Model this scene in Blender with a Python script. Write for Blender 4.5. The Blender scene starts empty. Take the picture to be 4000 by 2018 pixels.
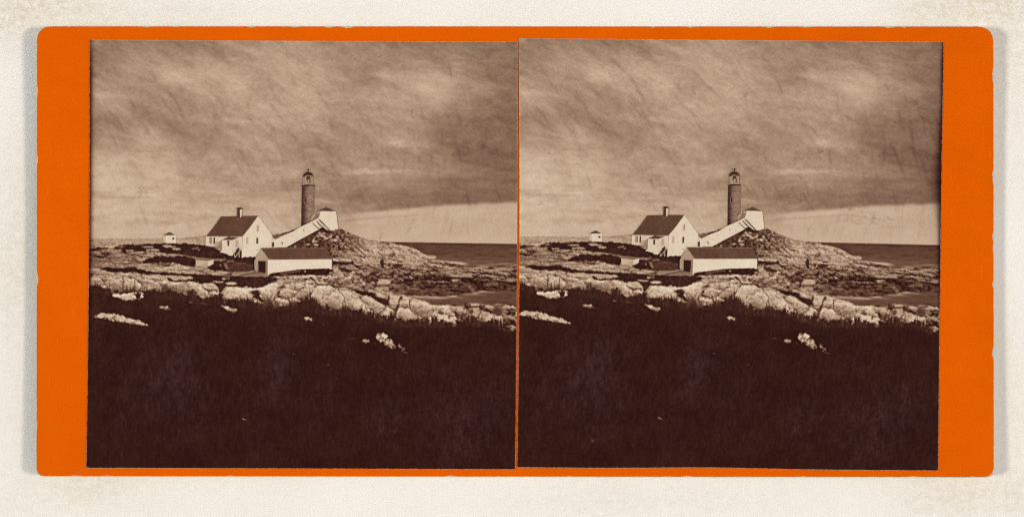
# A stereograph card lying on cream paper: orange mount, two sepia prints of a lighthouse station.
# All measures are taken in the units of the card's own surface: 1000 units of (u, v) = 1 Blender unit.
import bpy, math
import numpy as np

sc = bpy.context.scene
col = sc.collection
H_CAM = 8.0
Z_REF = 0.03

# ------------------------------------------------------------------ light received by a level surface
E_RGB = (1.0, 1.0, 1.0)   # replaced below by the measured value
E_RGB = (1.010, 1.010, 1.000)

# ------------------------------------------------------------------ numpy noise helpers
def table(seed, n=256):
    return np.random.RandomState(seed).rand(n, n)

def vnoise(p, q, seed):
    T = table(seed)
    ip = np.floor(p).astype(int); iq = np.floor(q).astype(int)
    fp = p - ip; fq = q - iq
    fp = fp * fp * (3 - 2 * fp); fq = fq * fq * (3 - 2 * fq)
    a = T[iq % 256, ip % 256]; b = T[iq % 256, (ip + 1) % 256]
    c = T[(iq + 1) % 256, ip % 256]; d = T[(iq + 1) % 256, (ip + 1) % 256]
    return (a * (1 - fp) + b * fp) * (1 - fq) + (c * (1 - fp) + d * fp) * fq

def fbm(p, q, seed, octv=4, gain=0.5):
    s = np.zeros(np.broadcast(p, q).shape); a = 1.0; tot = 0.0
    for k in range(octv):
        s += a * (vnoise(p * 2 ** k + 17.3 * k, q * 2 ** k + 9.1 * k, seed + k) - 0.5)
        tot += a; a *= gain
    return s / tot * 2.0            # about -1..1

def worley(p, q, seed):
    A = table(seed); B = table(seed + 1); Cc = table(seed + 2)
    ip = np.floor(p).astype(int); iq = np.floor(q).astype(int)
    f1 = np.full(p.shape, 9.0); f2 = np.full(p.shape, 9.0)
    cid = np.zeros(p.shape); dy1 = np.zeros(p.shape); dx1 = np.zeros(p.shape)
    for j in (-1, 0, 1):
        for i in (-1, 0, 1):
            a = (ip + i) % 256; b = (iq + j) % 256
            dx = p - (ip + i + A[b, a]); dy = q - (iq + j + B[b, a])
            d = np.sqrt(dx * dx + dy * dy)
            n = d < f1
            f2 = np.where(n, f1, np.minimum(f2, d))
            cid = np.where(n, Cc[b, a], cid); dy1 = np.where(n, dy, dy1); dx1 = np.where(n, dx, dx1)
            f1 = np.where(n, d, f1)
    return f1, f2, cid, dx1, dy1

def blur(a, s):
    if s <= 0: return a
    r = int(max(1, math.ceil(s * 2.5)))
    k = np.exp(-0.5 * (np.arange(-r, r + 1) / s) ** 2); k /= k.sum()
    def one(x):
        xp = np.pad(x, ((r, r), (0, 0)), mode='edge'); o = np.zeros_like(x)
        for i, w in enumerate(k): o += w * xp[i:i + x.shape[0]]
        return o
    return one(one(a).T).T

def smooth(x, a, b):
    t = np.clip((x - a) / (b - a), 0, 1)
    return t * t * (3 - 2 * t)

# ------------------------------------------------------------------ the drawing's tone field (left print's frame)
S = 2.0
U0, U1, V0, V1 = 326.0, 2090.0, 140.0, 1856.0
us = np.arange(U0, U1, S); vs = np.arange(V0, V1, S)
U, V = np.meshgrid(us, vs)
NH, NW = U.shape
WX = fbm(U / 26.0, V / 20.0, 900, 4); WY = fbm(U / 26.0, V / 20.0, 930, 4)
WXf = fbm(U / 7.0, V / 6.0, 960, 3); WYf = fbm(U / 7.0, V / 6.0, 980, 3)

def win(x0, y0, x1, y1, pad=30):
    a = max(0, int((x0 - pad - U0) / S)); b = min(NW, int((x1 + pad - U0) / S) + 1)
    c = max(0, int((y0 - pad - V0) / S)); d = min(NH, int((y1 + pad - V0) / S) + 1)
    return slice(c, d), slice(a, b)

def pmask(pts, warp=0.0, fine=0.0, soft=0.8):
    xs = [p[0] for p in pts]; ys = [p[1] for p in pts]
    sl = win(min(xs), min(ys), max(xs), max(ys), 30 + warp)
    x = U[sl] + warp * WX[sl] + fine * WXf[sl]; y = V[sl] + 0.6 * warp * WY[sl] + 0.8 * fine * WYf[sl]
    ins = np.zeros(x.shape, bool)
    n = len(pts)
    for i in range(n):
        x1, y1 = pts[i]; x2, y2 = pts[(i + 1) % n]
        if y1 == y2: continue
        c = ((y1 > y) != (y2 > y)) & (x < (x2 - x1) * (y - y1) / (y2 - y1) + x1)
        ins ^= c
    m = np.zeros((NH, NW)); m[sl] = blur(ins.astype(float), soft)
    return m

def ell(cx, cy, rx, ry, warp=4.0, fine=3.0, soft=0.8, ang=0.0):
    pts = []
    ca, sa = math.cos(ang), math.sin(ang)
    for k in range(20):
        a = 2 * math.pi * k / 20; x = rx * math.cos(a); y = ry * math.sin(a)
        pts.append((cx + x * ca - y * sa, cy + x * sa + y * ca))
    return pmask(pts, warp, fine, soft)

def stroke(dst, pts, w, val, alpha=1.0, warp=0.0, taper=True, soft=1.5):
    xs = [p[0] for p in pts]; ys = [p[1] for p in pts]
    sl = win(min(xs), min(ys), max(xs), max(ys), w + soft + warp + 2)
    x = U[sl]; y = V[sl]
    if warp: x = x + warp * WX[sl] + 0.4 * warp * WXf[sl]; y = y + warp * WY[sl] + 0.4 * warp * WYf[sl]
    best = np.full(x.shape, 1e9)
    tot = sum(math.dist(pts[i], pts[i + 1]) for i in range(len(pts) - 1)) or 1
    acc = 0.0
    for i in range(len(pts) - 1):
        (x1, y1), (x2, y2) = pts[i], pts[i + 1]
        L = math.dist(pts[i], pts[i + 1]) or 1e-6
        t = np.clip(((x - x1) * (x2 - x1) + (y - y1) * (y2 - y1)) / (L * L), 0, 1)
        d = np.hypot(x - x1 - t * (x2 - x1), y - y1 - t * (y2 - y1))
        s = (acc + t * L) / tot
        ww = w * (1 - 0.8 * s) if taper else w
        best = np.minimum(best, d - ww * 0.5)
        acc += L
    m = alpha * np.clip(0.5 - best / soft, 0, 1)
    dst[sl] = dst[sl] * (1 - m) + val * m

def rbf(points, sig):
    num = np.zeros((NH, NW)); den = np.full((NH, NW), 1e-9)
    for (a, b, t) in points:
        w = np.exp(-((U - a) ** 2 + ((V - b) * 1.5) ** 2) / (2 * sig * sig)) + 1e-7
        num += w * t; den += w
    return num / den

def A(X, Y): return (340 + X / 2.5, 780 + Y / 2.5)
def B(X, Y): return (1040 + X / 2.5, 780 + Y / 2.5)
def Cw(X, Y): return (X / 1.2505, 1000 + Y / 1.2505)
def T_(X, Y): return (1130 + X / 4.643, 640 + Y / 4.643)
def Hs(X, Y): return (780 + X / 5.653, 790 + Y / 5.653)
def Wk(X, Y): return (1060 + X / 8.587, 840 + Y / 8.587)
def Bo(X, Y): return (720 + X / 4.155, 980 + Y / 4.155)
def Pe(X, Y): return (1440 + X / 16.25, 980 + Y / 16.25)
def Fg(X, Y): return (340 + X / 2.995, 1080 + Y / 2.995)
def Gg(X, Y): return (1180 + X / 2.995, 1060 + Y / 2.995)
def mp(f, pts): return [f(*p) for p in pts]

def paint():
    # ---------------- sky
    sp = [(360,170,.44),(500,170,.51),(700,170,.50),(900,170,.53),(1100,170,.57),(1300,170,.52),(1500,170,.50),(1700,170,.50),(1900,170,.44),(2030,170,.40),
          (360,240,.46),(560,230,.57),(760,220,.51),(980,230,.56),(1250,240,.60),(1500,240,.54),(1750,250,.53),(1950,240,.45),
          (380,300,.50),(560,300,.58),(720,290,.62),(860,310,.61),(1000,290,.57),(1200,300,.59),(1400,300,.54),(1600,300,.56),(1760,300,.60),(1900,300,.50),(2020,300,.42),
          (380,375,.62),(450,400,.60),(560,390,.50),(700,380,.52),(850,360,.62),(980,370,.60),(1150,400,.62),(1350,400,.57),(1520,390,.59),(1680,370,.63),(1830,380,.50),(2000,400,.41),
          (360,470,.46),(500,470,.48),(700,470,.50),(850,450,.57),(1000,460,.60),(1150,490,.58),(1300,470,.54),(1450,450,.59),(1600,450,.56),(1760,460,.44),(1900,460,.42),(2020,470,.40),
          (380,550,.60),(540,550,.59),(700,540,.50),(850,520,.54),(950,500,.58),(1060,550,.55),(1200,550,.60),(1330,550,.53),(1460,560,.54),(1560,560,.62),(1680,560,.47),(1830,560,.42),(2000,560,.40),
          (380,620,.66),(560,610,.61),(700,600,.60),(850,620,.54),(1000,620,.50),(1150,600,.52),(1300,620,.50),(1500,610,.50),(1650,620,.50),(1830,620,.42),(2000,620,.41),
          (400,690,.68),(600,680,.64),(800,670,.60),(950,680,.56),(1100,680,.58),(1300,660,.55),(1480,675,.66),(1600,670,.57),(1800,680,.45),(2000,680,.42),
          (400,760,.66),(600,760,.62),(800,750,.58),(1000,760,.57),(1150,750,.54),(1300,740,.50),(1450,740,.48),(1600,750,.45),(1800,750,.43),(2000,740,.42),
          (400,820,.63),(600,820,.60),(800,830,.60),(1000,830,.60),(1150,830,.56),(1280,820,.52),(1450,800,.46),(1600,790,.44),(1800,770,.45),
          (400,900,.67),(600,890,.63),(800,900,.64),(1000,900,.66),(1150,890,.64),(1300,900,.64)]
    base = rbf(sp, 62.0)
    # clouds seen in perspective: large overhead, flat and thin towards the horizon
    dh = np.maximum(1010 - V, 60.0)
    p = (U - 900) / dh; r = 620.0 / dh
    a = 0.45
    pr = p * 1.1 + r * 0.35; rr = -p * 0.55 + r * 1.6
    wv = fbm(pr * 1.2, rr * 1.2, 30, 3)
    c1 = fbm(pr * 1.3 + 0.6 * wv, rr * 2.6 + 0.8 * wv, 50, 5, 0.55)
    c2 = fbm(pr * 4 + wv, rr * 7 + wv, 70, 4, 0.55)
    # drifting diagonal wisps overhead turning level towards the horizon
    lowr = smooth(V, 420, 700)
    w1 = fbm(U / 150.0, V / 90.0, 30, 3); w2 = fbm(U / 150.0 + 40, V / 90.0 + 40, 33, 3)
    def cloud(deg, sd, k=1.0):
        th = math.radians(deg * .8); al = U * math.cos(th) + V * math.sin(th); ac = -U * math.sin(th) + V * math.cos(th)
        wp = fbm(al / 160.0 + 0.6 * w1, ac / (50.0 * k) + 0.7 * w2, sd, 5, 0.55)
        fl = fbm(al / 44.0 + 0.6 * w1, ac / (22.0 * k) + 0.7 * w2, sd + 6, 4, 0.6)
        rd = 1 - np.abs(fbm(al / 95.0 + 0.9 * w2, ac / 34.0 + 0.9 * w1, sd + 12, 3, .5)) * 3.0
        return 0.11 * wp + 0.055 * fl + 0.03 * np.clip(rd, 0, 1)
    wa = (1 - smooth(U + .9 * V, 1250, 1800)) * (1 - smooth(V, 430, 620)); wc = smooth(V, 560, 760)
    wb = np.clip(1 - wa - wc, 0, 1); nrm_ = np.sqrt(wa ** 2 + wb ** 2 + wc ** 2)
    cl = (wa * cloud(37, 90) + wb * cloud(16, 1090) + wc * cloud(2, 1190, .66)) / nrm_
    mott = fbm(U / 11.0, V / 10.0, 95, 3, .65)
    base = base + .04 * smooth(V, 620, 880) * (1 - smooth(U, 950, 1400))
    sky = .53 + 1.08 * (base - .53) + .80 * cl - .002 + 0.034 * mott
    # cloud bank's lower edge on the right
    edge = np.interp(U, [1250, 1340, 1420, 1500, 1600, 1700, 1800, 1900, 2030, 2090], [842, 838, 828, 820, 812, 800, 796, 791, 786, 784]) + 2.5 * fbm(U / 45.0, V * 0 + 3, 140, 3)
    clear = 0.672 + 0.035 * fbm(U / 70.0, V / 26.0, 150, 4) + 0.022 * mott - 0.02 * smooth(U, 1800, 2050)
    under = smooth(V - edge + 5 * w1, -9, 12) * smooth(U, 1290, 1440)
    sky = sky * (1 - under) + clear * under
    band = np.exp(-((V - edge - 26 - 0.02 * (U - 1400)) / 5.0) ** 2) * smooth(U, 1300, 1400) * (1 - smooth(U, 1560, 1750))
    sky -= 0.05 * band
    # calm pale band above the horizon
    hz = smooth(V, 870, 935)
    sky = sky * (1 - 0.5 * hz) + 0.685 * 0.5 * hz
    # small bright tufts
    for (x, y, rx, ry, k) in [(1485,668,110,9,.06),(1430,676,60,7,.05),(1560,566,60,10,.06),(1270,783,28,14,.08),(1640,345,60,14,.05),(700,300,60,14,.04),(1250,640,50,6,.04),(880,470,60,8,.05),(960,478,70,7,.05),(1010,655,60,6,.04),(520,760,110,6,.04),(1600,668,80,5,.04),(680,318,50,12,.04),(900,230,40,10,.05),(430,372,60,14,.05)]:
        d = ((U - x + 22 * WX) / rx) ** 2 + ((V - y + 8 * WY) / ry) ** 2
        sky += k * np.exp(-d)
    tone = sky.copy()
    haze = np.zeros((NH, NW)) + 0.12
    lab = np.zeros((NH, NW), int)

    # ---------------- sea
    hline = np.interp(U, [1500, 2030, 2090], [944.5, 952.5, 953.5])
    coast = np.interp(U, [1500,1672,1696,1740,1780,1820,1880,1940,1975,2018,2060,2090], [1010,1012,1020,1024,1033,1041,1046,1043,1036,1034,1034,1034]) + 2.5 * WXf
    seam = np.clip((V - hline) / 3.0 + .5, 0, 1) * (U > 1380)
    sea = 0.262 + 0.022 * fbm(U / 90.0, V / 6.0, 210, 3) + 0.045 * fbm(U / 22.0, V / 5.0, 220, 3, .6) + 0.05 * smooth(V, 985, 1030)
    tone = tone * (1 - seam) + sea * seam
    lab[(seam > .5)] = 1
    foam = np.exp(-(((V - (1021 + 0.075 * (U - 1700)) + 1.5 * WY) / 6.5) ** 2)) * smooth(U, 1670, 1700) * (1 - smooth(U, 1800, 1845))
    tone = tone + foam * (0.62 - tone)
    for (x, y, rx, ry, k) in [(1560,1000,60,2,.03),(1880,1020,60,3,.04),(1730,1000,80,2,.03),(1960,1030,50,3,.14),(1900,1036,40,3,.08),(1800,1012,60,3,.05)]:
        tone += k * np.exp(-(((U - x) / rx) ** 2 + ((V - y + 2 * WY) / ry) ** 2)) * seam

    # ---------------- land: outline of everything below the skyline
    land = pmask([(300,936),(348,934),(400,933),(460,932),(500,931),(540,930),(600,931),(636,931),(690,930),(740,926),(772,923),(804,920),(900,918),(1050,916),(1100,912),(1140,902),(1176,889),(1240,884),(1290,888),
                  (1303,899),(1310,893),(1320,890),(1336,895),(1352,903),(1360,906),(1392,920),(1420,930),(1448,936),(1488,943),(1528,946),(1560,956),(1578,958),(1592,961),(1620,970),(1640,980),(1648,986),(1672,1002),(1688,1014),
                  (1696,1020),(1740,1025),(1780,1034),(1820,1041),(1880,1046),(1940,1043),(1960,1038),(2018,1036),(2120,1036),(2120,1900),(300,1900)], 2.0, 2.0, 0.7)
    rp = [(350,945,.60),(450,942,.62),(560,940,.63),(700,938,.62),(780,932,.58),(380,985,.46),(450,978,.56),(520,975,.52),(600,980,.50),(700,985,.50),(400,1015,.42),(480,1010,.46),(560,1000,.56),(640,1000,.56),(740,1004,.56),(800,1012,.56),
          (370,1045,.58),(440,1030,.58),(480,1050,.52),(560,1042,.55),(620,1040,.58),(700,1045,.60),(800,1060,.62),(380,1090,.60),(480,1105,.58),(420,1120,.66),(560,1090,.62),(600,1130,.64),(700,1085,.64),(720,1130,.64),(800,1130,.64),(900,1140,.68),(1000,1160,.70),(960,1140,.70),(1100,1150,.68),(1130,1110,.66),(1200,1140,.72),(1250,1190,.74),(1300,1160,.68),(1400,1180,.68),(1350,1210,.66),
          (1480,1180,.70),(1600,1180,.72),(1640,1210,.70),(1700,1215,.68),(1760,1230,.66),(1850,1230,.58),(1950,1215,.50),(1900,1260,.55),(2030,1200,.42),(2040,1260,.40),(1830,1200,.50),
          (1200,1085,.64),(1300,1095,.62),(1400,1085,.58),(1330,1060,.58),(1460,1100,.54),(1540,1080,.44),(1500,1060,.50),(1600,1100,.32),(1600,1060,.46),(1700,1060,.44),(1750,1080,.46),(1850,1060,.52),(1950,1060,.50),(2040,1060,.46),(1700,1110,.24),(1850,1110,.22),(2000,1110,.20),(1800,1080,.44),(1950,1085,.42),
          (1400,1000,.58),(1330,1010,.56),(1450,970,.60),(1400,950,.55),(1520,960,.58),(1600,990,.60),(1560,1020,.58),(1650,1010,.56),(1500,1020,.58),(1330,930,.44),(1300,960,.42),(1260,960,.30),(1370,930,.52),(1450,1035,.54),(1550,1045,.50),(1650,1035,.56)]
    rb = rbf(rp, 34.0)
    rb = rb - .075 * smooth(V, 1070, 1130) - .06 * smooth(V, 950, 965) * (1 - smooth(V, 1065, 1090)) * (1 - smooth(U, 1000, 1100)) - .04 * smooth(U, 1280, 1320) * smooth(V, 1020, 1040) * (1 - smooth(V, 1110, 1140))
    dv = np.maximum(V - 872, 30.0)
    P = (U - 1200) / dv * 3.2; Q = 8.5 * np.log(dv)
    wr = fbm(P * 0.8, Q * 0.5, 300, 3)
    Qd = Q + 0.16 * P
    big = fbm(P * 0.7, Qd * 0.55, 310, 4)
    n1 = fbm(P * 1.7 + wr, Qd * 1.4 + wr, 320, 4, 0.6)
    n1b = fbm(P * 1.7 + wr + 0.10, Qd * 1.4 + wr + 0.16, 320, 4, 0.6)
    relief = (n1 - n1b)
    fine = fbm(U / 5.0, V / 3.4, 340, 3, 0.75)
    speck = fbm(U / 8.0, V / 5.0, 344, 3, 0.7)
    mid_ = fbm(U / 38.0 + .4 * wr, V / 20.0 + .4 * wr, 348, 4, .62) * smooth(V, 1000, 1100)
    det = np.zeros((NH, NW)); wsum = np.full((NH, NW), 1e-6)
    def ledge(x0, x1, y0, y1, cw, chh, ang, kg, ks, kid, seed, gap=.16, part=-.2, fx=50, fy=14, warp=1.0):
        nonlocal det, wsum
        reg = smooth(U, x0 - fx, x0 + 1) * (1 - smooth(U, x1, x1 + fx)) * smooth(V, y0 - fy, y0 + 1) * (1 - smooth(V, y1, y1 + fy))
        t = math.radians(ang)
        uu = U + warp * (12 * WX + 5 * WXf); vv = V + warp * (6 * WY + 3 * WYf)
        aa = (uu * math.cos(t) + vv * math.sin(t)) / cw; cc = (-uu * math.sin(t) + vv * math.cos(t)) / chh
        g1, g2, gi, gx_, gy_ = worley(aa, cc, seed)
        gapm = (1 - smooth(g2 - g1, 0.0, gap)) * smooth(fbm(aa * .8, cc * .6, seed + 9, 2), part - .15, part + .25)
        under = smooth(gy_, .05, .75)
        d = -kg * gapm - ks * under + ks * .35 + kid * (gi - .5)
        det += reg * d; wsum += reg
    ledge(1220, 1400, 885, 985, 19, 9, 20, .30, .15, .18, 1400, .24, -.5, 40)
    ledge(1400, 1690, 925, 1012, 60, 15, 27, .16, .07, .05, 1410, .14, .0, 40)
    ledge(1310, 1480, 985, 1065, 64, 15, 12, .36, .16, .10, 1420, .20, -.2, 40)
    ledge(1480, 1660, 1012, 1060, 80, 13, 8, .34, .18, .12, 1430, .20, -.2, 40)
    ledge(1640, 2090, 1035, 1092, 130, 12, 4, .30, .20, .16, 1440, .26, -.3, 50)
    ledge(1400, 1680, 1060, 1125, 42, 17, 12, .36, .24, .24, 1450, .24, -.4, 40)
    ledge(1050, 1400, 1072, 1108, 24, 9, 4, .32, .10, .14, 1460, .24, -.1, 40, 8)
    ledge(300, 1000, 955, 1058, 120, 13, 2, .26, .14, .08, 1470, .16, -.1, 60)
    ledge(300, 1060, 1060, 1105, 150, 17, 5, .30, .12, .08, 1480, .14, -.1, 60)
    ledge(300, 1120, 1105, 1210, 130, 52, 8, .26, .10, .06, 1490, .07, .12, 60)
    ledge(1120, 1720, 1108, 1260, 120, 70, 18, .20, .08, .05, 1500, .05, .22, 40)
    ledge(1730, 2090, 1180, 1300, 46, 33, 18, .34, .26, .20, 1510, .20, -.3, 40)
    ledge(300, 1000, 900, 950, 50, 5, 1, .16, .06, .08, 1520, .3, -.2, 60, 5)
    det = det / np.maximum(wsum, .35)
    det_a = det; det = np.zeros((NH, NW)); wsum = np.full((NH, NW), 1e-6)
    ledge(300, 1760, 1085, 1270, 46, 24, 12, .22, .17, .12, 1600, .09, .0, 60, 14, 1.2)
    ledge(1290, 1700, 960, 1080, 24, 8, 14, .22, .14, .12, 1610, .16, -.05, 60, 14, 1.2)
    ledge(1640, 2090, 1035, 1095, 44, 7, 4, .20, .14, .12, 1620, .2, -.1, 60, 14, 1.2)
    ledge(300, 1000, 955, 1080, 40, 7, 2, .20, .12, .10, 1630, .16, -.05, 60, 14, 1.2)
    det2 = .8 * det; det = det_a
    rock = rb - .012 - .05 * smooth(U, 1200, 1300) * (1 - smooth(V, 1090, 1140)) * (1 - .9 * smooth(U, 1390, 1430) * (1 - smooth(V, 1010, 1030))) + .12 * mid_ + det + det2 + 0.07 * big + 0.22 * relief + 0.11 * fine + 0.09 * speck
    pit = smooth(fbm(U / 5.0, V / 3.0, 450, 2, .7), 0.30, 0.55)
    rock -= 0.20 * pit * (.45 + .55 * smooth(V, 1060, 1075) * (1 - smooth(V, 1110, 1125)))
    vein = 1 - smooth(np.abs(fbm(U / 34.0 + .5 * WX, V / 22.0 + .5 * WY, 460, 3, .55)), 0, .022)
    rock -= .13 * vein * smooth(fbm(U / 50.0, V / 40.0, 466, 2), 0, .3) * smooth(V, 1080, 1120)
    rock = np.where(rock > .70, .70 + (rock - .70) * .45, rock)
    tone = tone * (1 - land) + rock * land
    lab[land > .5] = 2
    # foothill haze of the far shore
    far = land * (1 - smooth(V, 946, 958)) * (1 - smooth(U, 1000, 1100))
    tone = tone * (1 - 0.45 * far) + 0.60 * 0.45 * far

    tex_d = fbm(U / 6.0, V / 5.0, 500, 3); tex_l = 0.05 * fbm(U / 8.0, V / 5.0, 520, 3) + 0.06 * fine
    def dark(m, t=0.15, amp=0.06, seed=500, lb=5, kk=1.0):
        nonlocal tone
        tx = t + amp * tex_d
        m = m * kk
        tone = tone * (1 - m) + tx * m
        if lb: lab[m > .5] = lb
    def light(m, t=0.62, lb=2):
        nonlocal tone
        tx = t + tex_l
        tone = tone * (1 - m) + tx * m
        if lb: lab[m > .5] = lb

    # ---------------- middle distance, left: turf and shrubs between the ledges
    dark(pmask(mp(A, [(290,452),(420,430),(560,432),(720,424),(870,428),(1000,430),(1160,446),(1240,466),(1310,505),(1440,548),(1640,556),(1720,560),(1700,615),(1450,588),(1200,576),(1080,560),(950,540),(840,524),(720,515),(640,512),(560,500),(470,505),(380,520),(320,510),(350,485),(250,480)]), 5, 5))
    for (x, y, rx, ry, a) in [(590,460,66,9,0),(800,452,70,12,.1),(870,478,44,9,0),(640,492,72,11,.05),(415,494,50,8,0),(1055,472,38,4,-.1),(1088,490,10,6,0),(330,462,40,6,0),(500,436,50,3,0)]:
        light(ell(*A(x, y), rx / 2.5, ry / 2.5, 6, 4, .8, a), .55)
    dark(pmask(mp(A, [(20,478),(110,466),(210,466),(228,474),(150,486),(60,496),(20,500)]), 4, 4), .2)
    dark(pmask(mp(A, [(130,522),(200,514),(252,524),(210,540),(130,536)]), 4, 4), .2)
    dark(pmask(mp(A, [(20,560),(160,572),(300,545),(330,560),(300,600),(180,620),(60,640),(20,650)]), 9, 6), .36, .09, kk=.5, lb=0)
    dark(pmask(mp(A, [(430,560),(480,500),(470,560),(520,610),(430,600)]), 5, 4), .25, kk=.6, lb=0)
    dark(pmask(mp(A, [(540,600),(640,560),(700,540),(760,556),(860,548),(940,545),(1010,560),(1060,575),(1062,640),(960,655),(900,625),(760,615),(640,620),(560,615)]), 6, 6))
    dark(pmask(mp(A, [(940,600),(1060,600),(1060,650),(1150,662),(1210,640),(1240,590),(1330,600),(1400,570),(1640,590),(1650,700),(1480,706),(1390,700),(1290,696),(1230,690),(1160,660),(1000,650)]), 5, 5))
    # brown bank beside the boathouse
    dark(pmask(mp(Bo, [(620,190),(700,160),(800,160),(900,190),(1000,205),(1140,210),(1135,320),(1000,335),(740,345),(700,290),(640,240)]), 3, 4), .215, .06)
    light(pmask(mp(Bo, [(690,160),(800,145),(806,165),(700,176)]), 1, 2), .42, 0)
    light(pmask(mp(Bo, [(640,190),(690,200),(720,290),(700,310),(660,270)]), 3, 3), .38, 0)
    light(pmask(mp(Bo, [(800,178),(900,188),(1000,203),(1000,212),(890,202)]), 1, 2), .34, 0)
    for (x, y, rx, ry) in [(650,135,14,10),(585,145,24,8),(650,105,12,6),(600,320,40,14),(590,230,12,18)]:
        light(ell(*Bo(x, y), rx / 4.155, ry / 4.155, 1, 3), .45, 0)
    # long turf band
    dark(pmask(mp(A, [(120,675),(190,655),(300,668),(420,658),(500,672),(560,690),(600,700),(760,708),(960,722),(1100,728),(1260,735),(1380,745),(1460,742),(1600,738),(1700,745),(1860,758),(1850,790),(1780,810),(1720,850),(1660,862),(1560,858),(1480,850),(1380,845),(1350,880),(1310,905),(1290,860),(1240,830),(1170,815),(1090,822),(1080,800),(990,795),(900,800),(800,782),(760,770),(860,755),(1040,760),(900,742),(690,745),(560,725),(420,706),(300,712),(200,698)]), 4, 5))
    light(pmask(mp(A, [(600,722),(700,728),(760,740),(1030,748),(1036,770),(930,785),(810,790),(730,770),(640,745)]), 4, 4), .58)
    dark(pmask(mp(A, [(780,762),(815,770),(840,790),(800,790)]), 2, 3))
    for (x, y, rx, ry) in [(1410,818,56,15),(1285,802,58,7),(1205,826,48,12),(1215,870,70,20),(1550,852,16,5),(1340,772,26,9),(1380,770,14,6)]:
        light(ell(*A(x, y), rx / 2.5, ry / 2.5, 4, 3), .64)
    dark(pmask(mp(A, [(1270,845),(1330,850),(1330,930),(1300,1000),(1280,940),(1295,900)]), 3, 4), .18)
    light(pmask(mp(A, [(1480,720),(1640,700),(1700,715),(1780,735),(1700,752),(1500,745)]), 3, 3), .42)
    light(pmask(mp(A, [(1240,738),(1380,708),(1640,698),(1420,742)]), 1, 2), .46)
    # foundation bank under the boathouse
    dark(pmask(mp(Bo, [(1372,372),(1450,352),(1560,345),(1800,298),(2000,288),(2380,288),(2420,320),(2440,380),(2400,392),(2200,392),(2000,385),(1700,395),(1560,402),(1480,410),(1380,420)]), 2, 5), .15)
    light(pmask(mp(Bo, [(1560,350),(1800,305),(1900,300),(1880,330),(1700,370),(1560,385)]), 2, 4), .30, 0)
    light(ell(*Bo(1960,330), 4, 3.5, 0, 1), .55, 0); light(ell(*Bo(2395,360), 11, 6, 2, 3), .46, 0)
    dark(pmask(mp(Bo, [(1370,400),(1460,392),(1400,430),(1560,440),(1450,480),(1300,460)]), 2, 5), .17)
    dark(pmask(mp(B, [(645,585),(760,600),(790,600),(830,590),(850,610),(860,635),(760,630),(700,625),(650,640)]), 3, 4), .17)
    dark(pmask(mp(B, [(700,655),(760,660),(800,680),(850,700),(800,712),(730,700)]), 4, 3), .2)
    light(pmask(mp(B, [(655,690),(690,660),(708,668),(690,695),(668,706)]), 1, 2), .62)
    light(pmask(mp(B, [(650,562),(720,570),(838,585),(826,608),(700,600),(650,590)]), 2, 2), .62)
    # tumbled dark crevices on the knoll behind the walkway's trestle
    dark(pmask(mp(Wk, [(500,1075),(1580,490),(1640,440),(1720,410),(1830,500),(2020,560),(2050,600),(1950,600),(1840,560),(1760,640),(1640,560),(1560,560),(1500,640),(1440,760),(1380,800),(1360,930),(1270,960),(1180,960),(1100,1000),(950,1050),(700,1080)]), 1, 3), .17, .08, lb=0, kk=.8)
    for (x0, y0, x1, y1, w, t) in [(980,820,1220,1010,14,.42),(1120,800,1120,1060,12,.40),(1160,740,1290,860,10,.36),(1290,680,1290,840,12,.42),(1320,640,1440,720,10,.36),(960,900,960,1060,10,.38),(880,900,930,1060,9,.36),(760,950,900,1060,9,.36),(1230,720,1270,850,9,.40),(1000,1040,1170,960,9,.42),(1480,560,1620,690,9,.30)]:
        stroke(tone, [Wk(x0, y0), Wk(x1, y1)], w / 8.587, t, .9, taper=False)
    for (x, y, rx, ry, t) in [(1420,850,40,50,.62),(1690,690,70,40,.60),(1760,740,70,40,.66),(1620,600,40,40,.55),(1850,770,60,30,.58),(1980,720,60,40,.62),(1480,880,60,30,.55),(1560,700,60,30,.60),(1380,890,22,30,.66),(800,1050,40,30,.55),(650,1030,25,20,.60),(1230,980,60,30,.55),(1500,1000,90,40,.60),(1760,600,60,30,.56),(2210,740,50,40,.64),(2140,840,80,40,.66),(2000,860,70,26,.6),(2230,460,60,26,.56)]:
        light(ell(*Wk(x, y), rx / 8.587, ry / 8.587, 1.5, 2.0), t, 0)
    for (x, y, rx, ry) in [(1700,760,80,30),(1600,860,60,18),(1690,980,110,40),(1900,820,60,22),(2080,925,40,24),(1760,880,50,14),(2250,520,70,26),(2350,590,60,20),(1900,560,90,50),(2000,560,40,24),(2300,720,60,24),(1350,1000,40,60),(2350,980,40,14),(1600,920,60,20),(1520,770,50,20)]:
        dark(ell(*Wk(x, y), rx / 8.587, ry / 8.587, 1.5, 2.2), .18, lb=0, kk=.9)
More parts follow.
